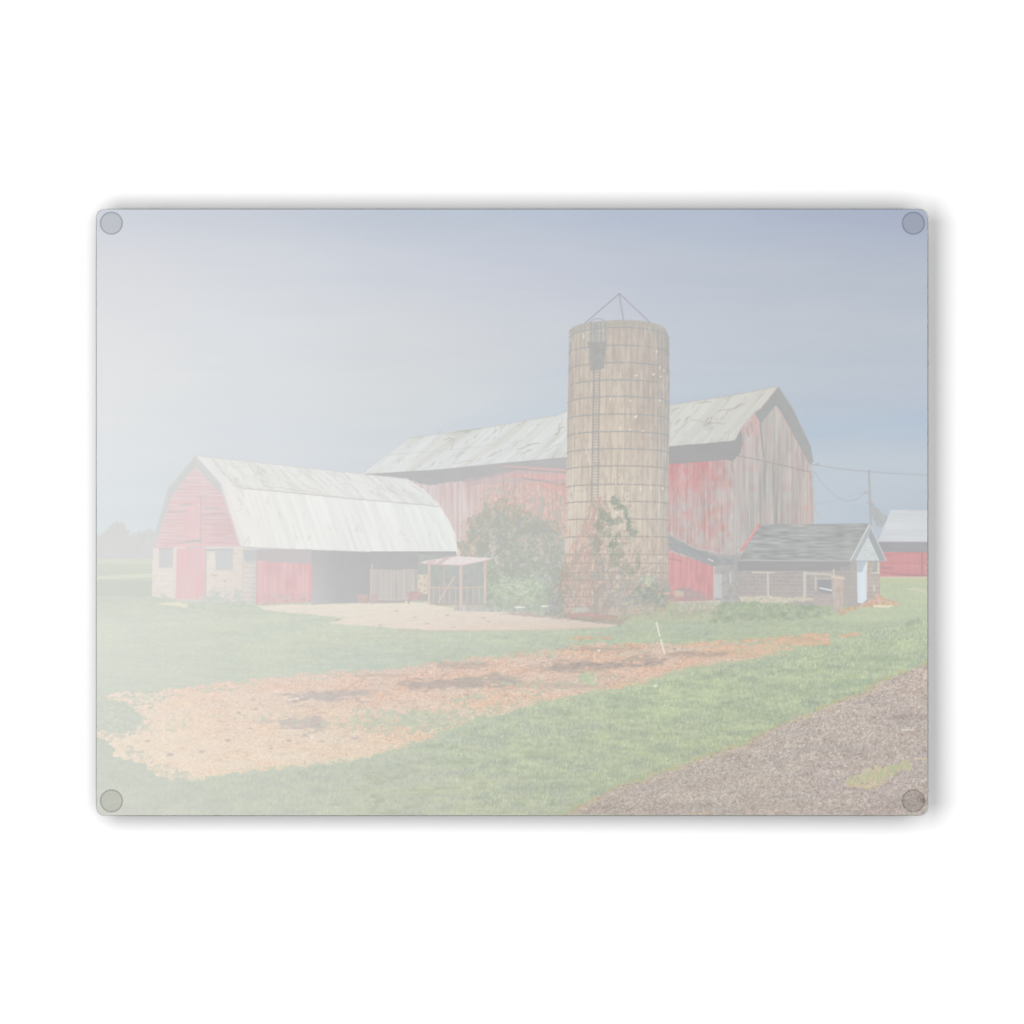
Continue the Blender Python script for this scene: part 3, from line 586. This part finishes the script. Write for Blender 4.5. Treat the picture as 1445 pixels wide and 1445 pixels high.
line([(246,709),(282.5,707.5)], 2.4, (235,201,199), .95); line([(254,712.6),(272,711.6)], 2.0, (203,201,202), .9); line([(238,722.5),(264,721.5)], 2.2, (209,198,200), .8)
line([(283.5,702),(283,765)], 1.8, (209,198,201), .85); line([(264,764),(282,762.6)], 3.0, (200,200,200), .95); line([(250,767),(266,765)], 1.6, (208,202,202), .8)
line([(285,727),(318,725)], 2, (206,194,196), .7); line([(287,717),(308,717.5)], 2.2, (208,198,200), .6); line([(286,739),(304,741)], 1.4, (210,196,198), .5)
line([(252,771),(285,769.4),(337,769)], 2.8, (235,204,203), .95); line([(262,773.2),(290,772.2)], 1.2, (206,196,197), .8); line([(216,772.8),(250,771.6)], 1.8, (229,208,208), .8)
poly([(249.4,774),(290,773.5),(289,845),(286,847),(247.5,845)], T((232,202,204), L((2,4,4), 2.2, 40, 3), L((4,-3,-4), 8, 30, 5)), rid=R_BARN)
line([(290.8,775),(290,845)], 2.0, (206,204,203), .85); line([(246,775),(246,843)], 1.5, (231,214,206), .7); rect(248, 846, 280, 850, (221,218,214), .9, warp=.8)
for (a, b, c, d) in ((224.5, 774, 244, 800.5), (304.5, 775, 329, 804)):
    rect(a, b, c, d, T((207,209,208), L(2, 4, 9, 3)), .97, warp=.4)
    k = a + 2.2
    while k < c: line([(k, b + 2), (k, d - 1)], .9, (219,220,219), .75); k += 3.1
    line([(a, d + 1), (c, d + 1)], 1.3, (224,216,208), .8); line([(a, b), (c, b)], 1.6, (199,200,200), .8)
rect(291, 774.5, 304, 778, (205,204,202), .9); rect(296, 778, 303.5, 800, (236,229,222), .6)
for (x, y, s) in [(304,812,4.5),(318,820,4),(298,810,3)]: blob(x, y, s, 1.3, (206,198,192), .7, .6, 3, int(x))
# shaded overhang along the gable
poly([(276,643),(237,689),(215,765),(215.5,772),(218,772),(223,757),(242,701),(276,658),(304,687),(312,697),(311.6,683)], T((212,214,213), L((2,1.5,1), 8, 8, 3)), rid=R_BARN)
poly([(276,646),(240,690),(222,745),(226,745),(243,698),(276,656)], (206,208,206), .4); poly([(277,656),(300,678),(309,687),(309,694),(303,688)], (206,207,207), .6)
# tin roof
u1 = quad_uv((276,643), (573,676), (619,713), (311.6,682.3)); u2 = quad_uv((311.6,682.3), (619,713), (645,782), (341.7,771.5))
up = T(G([276, 420, 619], [643, 714], [(232,232,229),(230,230,227),(226,228,226),(233,232,229),(231,231,228),(226,228,226)]),
       stripes((-9,-9,-8), u1, 26, 8, .15, 3, .6), L(7, .02, .6, 4, uv=u1), L((-22,-24,-26), .03, .22, 6, th=.25, uv=u1, oct=2))
dn = T(G([311, 420, 560, 645], [682, 782], [(238,236,232),(237,237,234),(235,237,234),(232,237,233),(238,236,231),(236,236,233),(234,235,232),(231,233,229)]),
       stripes((-9,-8,-8), u2, 30, 10, .12, 5, .6), L(5, .018, .9, 8, uv=u2), L((-16,-18,-20), .02, .2, 9, th=.45, uv=u2, oct=2))
poly([(276,643),(573,676),(596,691),(619,712),(619,714.5),(511,705),(430,697),(348,689),(311.6,682.3)], up, rid=R_BARN)
poly([(311.6,682.3),(348,689),(430,697),(511,705),(619,714),(632,733),(643,756),(645,780),(642,782.5),(560,780),(473,777),(430,775.5),(341.7,771.5)], dn, warp=.4, rid=R_BARN)
poly([(276,643),(296,645.5),(327,684),(313,683)], (233,234,231), .8); poly([(311.6,683),(319,684),(349,772),(338,769)], (235,231,228), .7)
line([(276,643),(350,651),(430,660),(573,676)], 1.0, (215,210,206), .7, jit=.4); line([(312,683.5),(338,769)], 1.3, (228,212,210), .8)
line([(345,689),(430,697),(511,705),(619,714.5)], 1.3, (199,197,192), .8, jit=.5); line([(370,686),(430,693),(470,700)], 1.4, (214,206,200), .5, jit=1)
line([(342,772),(430,776),(473,777.5),(560,780.5),(642,782.5)], 1.6, (214,204,199), .7, jit=.6)
line([(573,676),(597,691),(619,711),(632,733),(643,756),(645,779)], 1.2, (240,242,238), .7)
for (a, b, c, d, w) in [(300,648,316,668,2.4),(312,664,330,682,3.2),(350,652,356,664,1.8),(355,660,362,672,2.2),(330,684,345,690,4),(385,664,395,678,2.4),(398,664,408,676,3),(405,680,418,694,3),(428,668,442,676,3),
        (432,686,452,694,4),(480,670,505,692,2),(336,702,342,712,3),(334,722,340,718,2),(372,664,376,669,1.6),(375,672,380,678,1.6),(488,730,502,776,1.4),(412,740,420,762,1.8),(434,762,438,756,2.5),(565,750,570,756,2.5),
        (573,762,578,765,3),(620,770,634,780,2),(643,757,644,764,3),(360,700,372,740,1.2),(344,768,350,760,2.5),(560,690,580,700,1.2)]:
    line([(a, b), (c, d)], w * .8, (216,211,206), .42, jit=1.0, seed=int(a))
for k in range(60):
    u = rng.rand(); v = rng.rand(); x = 290 + 300*u + 36*v; y = 646 + 32*u + 34*v
    line([(x, y), (x + rng.uniform(1, 5), y + rng.uniform(1, 6))], rng.uniform(.8, 1.8), (214,206,199), .45, jit=1, seed=k)
# long side
rect(362, 775, 440, 796, T((203,200,200), L(2, 12, 4, 3)), rid=R_BARN)
poly([(362,790),(440,795),(440,849),(400,851),(361,853)], T((229,198,200), L((3,6,6), 2.4, 40, 3), L((-9,-9,-8), 9, 22, 6, th=0)), rid=R_BARN)
poly([(362,776),(440,778),(440,796),(400,794),(362,791)], (205,199,200), .95); line([(437.5,797),(437,848)], 3.2, (232,186,188), .9); line([(362,792),(362,853)], 1.3, (212,198,198), .8)
poly([(439.5,776),(523,779),(523,850),(470,851),(439.5,853)], T(G([440, 480, 523], [776, 850], [(195,194,194),(189,189,189),(187,187,187),(203,203,203),(192,192,192),(189,189,189)]), L(1, 9, 9, 2)), rid=R_BARN)
rect(522, 778, 644, 804, T((188,189,188), L(2, 9, 7, 3)), rid=R_BARN)
poly([(522,803),(590,803),(590,848),(522,850)], T((207,203,199), L((7,7,6), 2.0, 40, 3), L(-7, 3.5, 60, 7, th=.1)), rid=R_BARN)
poly([(522,802),(560,805),(590,801),(590,797),(522,797)], (190,190,189), .9, warp=1)
line([(525,797),(524,848)], 3.2, (214,202,196), .8); line([(587,804),(587,838)], 2, (190,189,188), .8); line([(533,846),(575,844.5)], 1.2, (222,206,196), .8); rect(530, 847, 576, 851, (192,190,188), .8, warp=.8)
poly([(589,782),(644,784),(668,796),(668,848),(589,848)], T((191,194,190), L(3, 6, 6, 3), L((3,6,2), 6, 8, 5, th=.1)), rid=R_BARN)
poly([(589.5,811),(603,811),(603,838),(589.5,838)], T((224,214,200), L(5, 3, 3, 2)), .95)
for (x, y) in [(592,816),(599,815),(594,824),(600,826),(592,832),(599,834)]: blob(x, y, 2, 2, (203,192,182), .8, .6, 2, int(x))
for (a, b, c, d) in ((504.5,839,519,851),(521,839,533,851)): rect(a, b, c, d, T((209,192,188), L(4,3,3,2)), .95, warp=.6)
poly([(575,836),(590,834),(597,838),(597,846),(576,848)], T((208,186,184), L(6,3,3,2)), .9, warp=1.5); blob(573,849.5,3,1.5,(240,238,236),.9); line([(577,848),(577,852)], 1.5, (190,180,180), .8)
line([(440,853),(470,851.5),(560,850.5)], 1.4, (196,194,190), .6, jit=.5)
# shrubs and doorstep in front
poly([(219,852),(235,850),(252,850),(267,852.5),(264,858),(250,855.5),(232,853.5)], (236,229,214), .95, warp=.8)
for (x, y, rx, ry) in [(295,847,13,9),(302,838,9,9),(312,846,12,7),(336,842,7,12),(345,852,14,6),(232,844,6,6),(225,848,5,4),(270,856,6,4),(325,855,14,4),(283,855,10,5),(238,847,6,4),(210,845,8,4)]:
    blob(x, y, rx, ry, T((209,213,207), L((6,6,5), 2.6, 2.6, 3), L((-5,-3,-4), 6, 6, 5)), .85, .7, 4, int(x), 2.5)
for k in range(90): blob(rng.uniform(276, 356), rng.uniform(836, 860), 2, 1.6, (219,223,211) if k % 2 else (203,208,203), .5, .7, 2, k, 3)
for k in range(60): blob(rng.uniform(372, 438), rng.uniform(838, 852), rng.uniform(2,5), rng.uniform(1.5,3.5), (212,203,199) if k % 2 else (216,190,190), .5, .8, 2, k, 2.5)
poly([(370,857),(400,853),(440,854),(440,856),(400,859)], (235,226,214), .8, warp=.8)

# ---- open shelter
sp = (222,204,195)
poly([(604,798),(686,794),(686,852),(606,852)], T((190,193,190), L(4, 5, 6, 3), L((-2,4,-2), 7, 9, 6)), .85, warp=.6, rid=R_SHELTER)
for x in (660, 668, 676): line([(x, 800), (x, 828)], 1.1, (200,196,194), .5)
line([(606,813),(650,813.5)], 1.3, (206,192,186), .8)
for x in (612, 620, 626.5, 634.5, 643, 659.4, 667.7, 676): line([(x, 829), (x, 852)], 1.8, (214,200,192), .9)
line([(626.2,800),(627,852)], 1.8, (211,196,190), .85); line([(641,815),(631,830),(619,849)], 2.0, (226,206,197), .9)
line([(606,829),(651,829.5),(684,828)], 1.7, (220,198,190), .9); line([(606,852.5),(684,853)], 1.8, (199,188,184), .8)
for (x, a, b, w) in ((605.5, 797, 851, 3.4), (650.3, 797, 855, 4.0), (684.5, 792, 851, 3.4)): line([(x, a), (x, b)], w, T(sp, L(4, 2, 9, 2)), .95)
poly([(592,794),(602,791),(641.8,784.7),(695.7,787.7),(688,791),(654.2,797.5),(620,797),(600,796.5)], T((229,222,220), L((4,4,4), 4, 2, 3, ang=-.4)), rid=R_SHELTER)
poly([(604,791.5),(616,789.5),(612,796.5),(600,795.8)], (216,198,195), .6); poly([(626,788),(636,786.4),(622,796.8),(612,796.6)], (213,196,195), .75); line([(592,794.5),(620,797.5),(654,798),(696,788.5)], 1.3, (212,192,187), .8)
line([(605,792),(642,785.5)], .9, (220,190,188), .7)

# ---- sprinkler stand and hose on the dirt
line([(925,882),(914,899)], 1.3, (212,206,192), .75); line([(929,899),(921,912),(918,921)], 1.3, (188,184,178), .75)
line([(926.5,878.5),(931,898),(937.6,922)], 2.3, (229,228,220), 1); blob(931,900,4,2.6,(188,192,184),.8,.6,2,3); line([(920,902),(938,900)], 1.4, (200,208,196), .7)
curve([(942,920),(960,917.5),(985,915),(1005,911.5)], 1.4, (203,208,200), .7); curve([(868,925),(895,922),(915,919)], 1.4, (196,206,196), .6)
blob(1302,1131,5,4.5,(140,130,132),.55,.5,3,3); blob(1306,1134,3,3,(150,160,146),.6,.4,3,3)

# ---- downsample and turn hazed display values into ink colour that offsets the lamps
D = C.reshape(H // SS, SS, W // SS, SS, 3).mean((1, 3))
skym = (ID[::SS, ::SS] == R_SKY)[..., None]
xx = (X0 + .5 + np.arange(W // SS, dtype=np.float32))[None, :, None]
gray = D.mean(2, keepdims=True)
sat = np.where(ID[::SS, ::SS] == R_SILO, .98, .82)[..., None]
land = gray + (D - gray) * sat + 1.0
kc = .10 * np.clip((xx - 300) / 500, 0, 1)              # land contrast rises towards the right
land = land + (land - 203) * kc - 1.0 * (kc > 0)
idd = ID[::SS, ::SS]
for r_, t_ in ((R_LAWN, (-2, -.5, -7)), (R_DRIVE, (5, 4, 2)), (R_DIRT, (3, 1.5, -5)), (R_IVY, (-5, -4, -8)), (R_SHELTER, (1, 0, 0)), (R_YARD, (1, 1, -1))):
    land += (idd == r_)[..., None] * np.array(t_, np.float32)
red = np.clip((land[..., :1] - land[..., 1:2] - 14) / 20, 0, 1) * np.isin(idd, (R_BARN, R_BIG, R_FAR, R_SHED))[..., None]
land += red * np.array([4, -1, -3], np.float32)
q_ = .20 * np.exp(-(xx - 136) / 260.0)                 # glass reflection haze painted into the ink, strongest at the left
land = land * (1 - q_) + np.array([238, 236, 234], np.float32) * q_
D = np.where(skym, D, land)
D += rng.uniform(-1.0, 1.0, D.shape[:2] + (1,)).astype(np.float32)
IDs = ID[::SS, ::SS]
v = np.clip(D, 0, 250) / 255.0
lin = np.where(v <= .04045, v / 12.92, ((v + .055) / 1.055) ** 2.4)
SHEEN_X = [136, 350, 560, 780, 1000, 1308]     # softbox sheen measured in the render, taken out of the ink colour
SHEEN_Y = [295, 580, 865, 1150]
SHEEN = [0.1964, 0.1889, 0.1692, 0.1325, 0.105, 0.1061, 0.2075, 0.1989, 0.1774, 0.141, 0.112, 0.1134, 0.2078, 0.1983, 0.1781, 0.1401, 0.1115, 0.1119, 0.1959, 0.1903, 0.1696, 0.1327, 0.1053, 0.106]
GAIN = [1.353, 1.3602, 1.3514, 1.3302, 1.2973, 1.249, 1.4031, 1.4095, 1.399, 1.3773, 1.3437, 1.2854, 1.4019, 1.4061, 1.4025, 1.3752, 1.3431, 1.2856, 1.371, 1.3744, 1.3654, 1.3414, 1.3129, 1.2642]  # measured lamp brightness over the board, evened out in the ink colour
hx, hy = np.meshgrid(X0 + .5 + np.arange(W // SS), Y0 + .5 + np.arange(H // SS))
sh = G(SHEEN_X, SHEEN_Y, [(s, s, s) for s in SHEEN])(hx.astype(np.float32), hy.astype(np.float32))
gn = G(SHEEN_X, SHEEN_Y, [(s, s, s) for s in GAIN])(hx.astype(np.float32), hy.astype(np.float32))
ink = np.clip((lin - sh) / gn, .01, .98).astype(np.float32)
INK = None                                      # calibration only

# ------------------------------------------------------------------ materials
def mat(name):
    m = bpy.data.materials.new(name); m.use_nodes = True
    nt = m.node_tree; return m, nt, nt.nodes['Principled BSDF']

m_print, nt, p = mat('printed_ink')
att = nt.nodes.new('ShaderNodeAttribute'); att.attribute_name = 'ink'
nt.links.new(att.outputs['Color'], p.inputs['Base Color'])
p.inputs['Roughness'].default_value = .8; p.inputs['Specular IOR Level'].default_value = 0
p.inputs['Coat Weight'].default_value = 1; p.inputs['Coat Roughness'].default_value = .34; p.inputs['Coat IOR'].default_value = 1.5

m_glass, nt, p = mat('tempered_glass')
p.inputs['Base Color'].default_value = (.90, .94, .92, 1); p.inputs['Roughness'].default_value = .12
p.inputs['Transmission Weight'].default_value = 1.0; p.inputs['IOR'].default_value = 1.5

m_foot, nt, p = mat('clear_rubber')
nt.nodes.remove(p)
out = nt.nodes['Material Output']; mix = nt.nodes.new('ShaderNodeMixShader')
tr = nt.nodes.new('ShaderNodeBsdfTransparent'); tr.inputs['Color'].default_value = (.90, .90, .90, 1)
gl = nt.nodes.new('ShaderNodeBsdfPrincipled'); gl.inputs['Base Color'].default_value = (.6, .6, .6, 1); gl.inputs['Roughness'].default_value = .35
mix.inputs[0].default_value = .025
nt.links.new(tr.outputs[0], mix.inputs[1]); nt.links.new(gl.outputs[0], mix.inputs[2]); nt.links.new(mix.outputs[0], out.inputs['Surface'])

m_rim, nt, p = mat('clear_rubber_rim')
nt.nodes.remove(p)
out = nt.nodes['Material Output']; mix = nt.nodes.new('ShaderNodeMixShader')
tr = nt.nodes.new('ShaderNodeBsdfTransparent'); tr.inputs['Color'].default_value = (.80, .80, .80, 1)
gl = nt.nodes.new('ShaderNodeBsdfPrincipled'); gl.inputs['Base Color'].default_value = (.4, .4, .4, 1); gl.inputs['Roughness'].default_value = .3
mix.inputs[0].default_value = .05
nt.links.new(tr.outputs[0], mix.inputs[1]); nt.links.new(gl.outputs[0], mix.inputs[2]); nt.links.new(mix.outputs[0], out.inputs['Surface'])

m_post, nt, p = mat('rubber_post')
p.inputs['Base Color'].default_value = (.62, .62, .60, 1); p.inputs['Roughness'].default_value = .5

m_table, nt, p = mat('white_laminate')
nz = nt.nodes.new('ShaderNodeTexNoise'); nz.inputs['Scale'].default_value = 40
rp = nt.nodes.new('ShaderNodeValToRGB'); rp.color_ramp.elements[0].color = (.885, .885, .885, 1); rp.color_ramp.elements[1].color = (.895, .895, .895, 1)
nt.links.new(nz.outputs['Fac'], rp.inputs[0]); nt.links.new(rp.outputs[0], p.inputs['Base Color'])
p.inputs['Roughness'].default_value = .9; p.inputs['Specular IOR Level'].default_value = 0

# ------------------------------------------------------------------ objects
def link(name, me, parent=None, m=None):
    o = bpy.data.objects.new(name, me); COL.objects.link(o); o.parent = parent
    if m: me.materials.append(m)
    return o

board = bpy.data.objects.new('cutting_board', None); COL.objects.link(board)
board['label'] = 'rectangular glass cutting board printed with a faded picture of red barns and a silo'
board['category'] = 'cutting board'

def rounded(x0, y0, x1, y1, r, n=10):
    pts = []
    for cx, cy, a0 in ((x1 - r, y1 - r, 0), (x0 + r, y1 - r, 90), (x0 + r, y0 + r, 180), (x1 - r, y0 + r, 270)):
        for k in range(n + 1):
            a = math.radians(a0 + 90 * k / n); pts.append((cx + r * math.cos(a), cy + r * math.sin(a)))
    return pts

def slab(pts, z0, z1, bevel=0.0):
    bm = bmesh.new()
    b = [bm.verts.new((x, y, z0)) for x, y in pts]
    f = bm.faces.new(b)
    r = bmesh.ops.extrude_face_region(bm, geom=[f])
    for v_ in [g for g in r['geom'] if isinstance(g, bmesh.types.BMVert)]: v_.co.z = z1
    bmesh.ops.recalc_face_normals(bm, faces=bm.faces)
    if bevel:
        es = [e for e in bm.edges if abs(e.verts[0].co.z - e.verts[1].co.z) < 1e-9]
        bmesh.ops.bevel(bm, geom=es, offset=bevel, segments=2, profile=.5, affect='EDGES')
    me = bpy.data.meshes.new('m'); bm.to_mesh(me); bm.free(); return me

GX0, GX1, GY0, GY1 = wx(135.4), wx(1310.2), wy(1151.4), wy(294.4)
glass = link('glass_panel', slab(rounded(GX0, GY0, GX1, GY1, 12.5 * PX), Z_TOP - .0043, Z_TOP - .00008, .0005), board, m_glass)

# printed sheet, cut into the pieces the picture shows
hh, ww = ink.shape[:2]
gx = wx(X0 + .5 + np.arange(ww)); gy = wy(Y0 + .5 + np.arange(hh))
fx = X0 + 1.0 + np.arange(ww - 1); fy = Y0 + 1.0 + np.arange(hh - 1)
FX, FY = np.meshgrid(fx, fy)
rad = 12.0
ex = np.maximum(np.maximum(X0 + .5 + rad - FX, FX - (X1 - .5 - rad)), 0); ey = np.maximum(np.maximum(Y0 + .5 + rad - FY, FY - (Y1 - .5 - rad)), 0)
keep = np.hypot(ex, ey) <= rad
fid = IDs[:-1, :-1]

def sheet(name, mask, parent, label=None):
    jj, ii = np.nonzero(mask)
    if len(jj) == 0: return None
    a = jj * ww + ii
    quads = np.stack([a + ww, a + ww + 1, a + 1, a], 1)
    used, inv = np.unique(quads.ravel(), return_inverse=True)
    vj, vi = used // ww, used % ww
    co = np.stack([gx[vi], gy[vj], np.full(len(used), Z_TOP)], 1).astype(np.float32)
    me = bpy.data.meshes.new(name)
    me.vertices.add(len(used)); me.vertices.foreach_set('co', co.ravel())
    nf = len(jj); me.loops.add(nf * 4); me.polygons.add(nf)
    me.loops.foreach_set('vertex_index', inv.astype(np.int32).ravel())
    me.polygons.foreach_set('loop_start', np.arange(0, nf * 4, 4, dtype=np.int32))
    me.update(calc_edges=True)
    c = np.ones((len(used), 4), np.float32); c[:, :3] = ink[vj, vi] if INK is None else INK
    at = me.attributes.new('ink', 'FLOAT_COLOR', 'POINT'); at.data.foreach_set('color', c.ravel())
    o = link(name, me, parent, m_print)
    if label: o['label'] = label
    return o

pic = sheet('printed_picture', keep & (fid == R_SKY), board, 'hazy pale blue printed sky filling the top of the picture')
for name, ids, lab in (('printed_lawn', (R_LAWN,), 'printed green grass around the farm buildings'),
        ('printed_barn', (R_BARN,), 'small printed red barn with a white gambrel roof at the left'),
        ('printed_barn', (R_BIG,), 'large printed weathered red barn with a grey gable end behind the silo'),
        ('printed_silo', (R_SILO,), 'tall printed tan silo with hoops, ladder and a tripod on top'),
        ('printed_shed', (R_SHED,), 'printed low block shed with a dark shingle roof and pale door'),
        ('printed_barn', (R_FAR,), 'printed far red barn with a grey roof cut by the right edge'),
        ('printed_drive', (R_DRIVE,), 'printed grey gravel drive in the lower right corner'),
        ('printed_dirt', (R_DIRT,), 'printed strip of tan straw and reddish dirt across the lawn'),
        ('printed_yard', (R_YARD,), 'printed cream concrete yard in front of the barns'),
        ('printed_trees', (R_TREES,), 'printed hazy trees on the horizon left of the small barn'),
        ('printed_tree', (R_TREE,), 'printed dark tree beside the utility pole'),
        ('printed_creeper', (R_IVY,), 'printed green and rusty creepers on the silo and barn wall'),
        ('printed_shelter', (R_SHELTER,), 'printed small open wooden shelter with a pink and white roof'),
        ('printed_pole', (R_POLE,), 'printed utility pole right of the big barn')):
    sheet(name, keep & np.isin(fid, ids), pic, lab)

# clear rubber feet
def disc_mesh(r, z0, z1, n=64, dome=0.0, inner=0.0):
    prof = []
    if inner: prof = [(inner, z0), (inner, z1), (r - .0001, z1), (r, z1 - .0001), (r, z0)]
    else:
        prof = [(0, z1)] + [(r * k / 8, z1 - dome * (k / 8) ** 2) for k in range(1, 8)] + [(r, z1 - dome - .0001), (r, z0)]
    bm = bmesh.new(); rings = []
    for (q, z) in prof:
        rings.append([bm.verts.new((q * math.cos(2*math.pi*k/n), q * math.sin(2*math.pi*k/n), z)) for k in range(n)] if q else [bm.verts.new((0, 0, z))])
    for a, b in zip(rings[:-1], rings[1:]):
        for k in range(n):
            if len(a) == 1: bm.faces.new((a[0], b[k], b[(k + 1) % n]))
            else: bm.faces.new((a[k], b[k], b[(k + 1) % n], a[(k + 1) % n]))
    bmesh.ops.recalc_face_normals(bm, faces=bm.faces)
    me = bpy.data.meshes.new('m'); bm.to_mesh(me); bm.free(); return me

FOOT_R = 16.2 * PX
me_cap = disc_mesh(FOOT_R - .00022, Z_TOP + .0001, Z_TOP + .0006, dome=.0002); me_cap.materials.append(m_foot)
me_rim = disc_mesh(FOOT_R, Z_TOP + .0001, Z_TOP + .00065, inner=FOOT_R - .00050); me_rim.materials.append(m_rim)
me_post = disc_mesh(FOOT_R * .8, 0.0, Z_TOP - .0044); me_post.materials.append(m_post)
for (fxp, fyp, w) in ((157.2, 315, 'top left'), (1288.8, 315, 'top right'), (157.3, 1130, 'bottom left'), (1288.8, 1130, 'bottom right')):
    f = link('foot', me_cap, board); f.location = (wx(fxp), wy(fyp), 0)
    f['label'] = 'clear round rubber foot in the %s corner' % w
    r = link('rim', me_rim, f); q = link('post', me_post, f)

# white surface it rests on
bm = bmesh.new(); s_ = 6.0
bm.faces.new([bm.verts.new(c) for c in ((-s_, -s_, 0), (s_, -s_, 0), (s_, s_, 0), (-s_, s_, 0))])
me = bpy.data.meshes.new('m'); bm.to_mesh(me); bm.free()
tab = link('white_surface', me, None, m_table); tab['kind'] = 'structure'

# ------------------------------------------------------------------ light
wd = bpy.data.worlds.new('World'); scn.world = wd; wd.use_nodes = True
bg = wd.node_tree.nodes['Background']; bg.inputs[0].default_value = (1, 1, 1, 1); bg.inputs[1].default_value = .04

def area(name, loc, tgt, sx, sy, power):
    l = bpy.data.lights.new(name, 'AREA'); l.shape = 'RECTANGLE'; l.size = sx; l.size_y = sy; l.energy = power
    o = bpy.data.objects.new(name, l); COL.objects.link(o); o.location = loc
    from mathutils import Vector
    o.rotation_euler = (Vector(tgt) - Vector(loc)).to_track_quat('-Z', 'Y').to_euler()
    return o
area('softbox_top', (-.30, 0, .9), (-.30, 0, 0), .66, .78, 10.7)
area('softbox_right', (.50, 0, .9), (.50, 0, 0), .66, .78, 6.1)

# ------------------------------------------------------------------ camera
cam = bpy.data.cameras.new('camera'); co = bpy.data.objects.new('camera', cam); COL.objects.link(co)
DIST = 4.0
co.location = (0, 0, Z_TOP + DIST)
cam.sensor_width = 36; cam.lens = 36 * DIST / (1445 * PX); cam.clip_end = 50
scn.camera = co
vs = scn.view_settings
vs.view_transform = 'Standard'; vs.look = 'None'; vs.exposure = 0; vs.gamma = 1; vs.use_curve_mapping = False
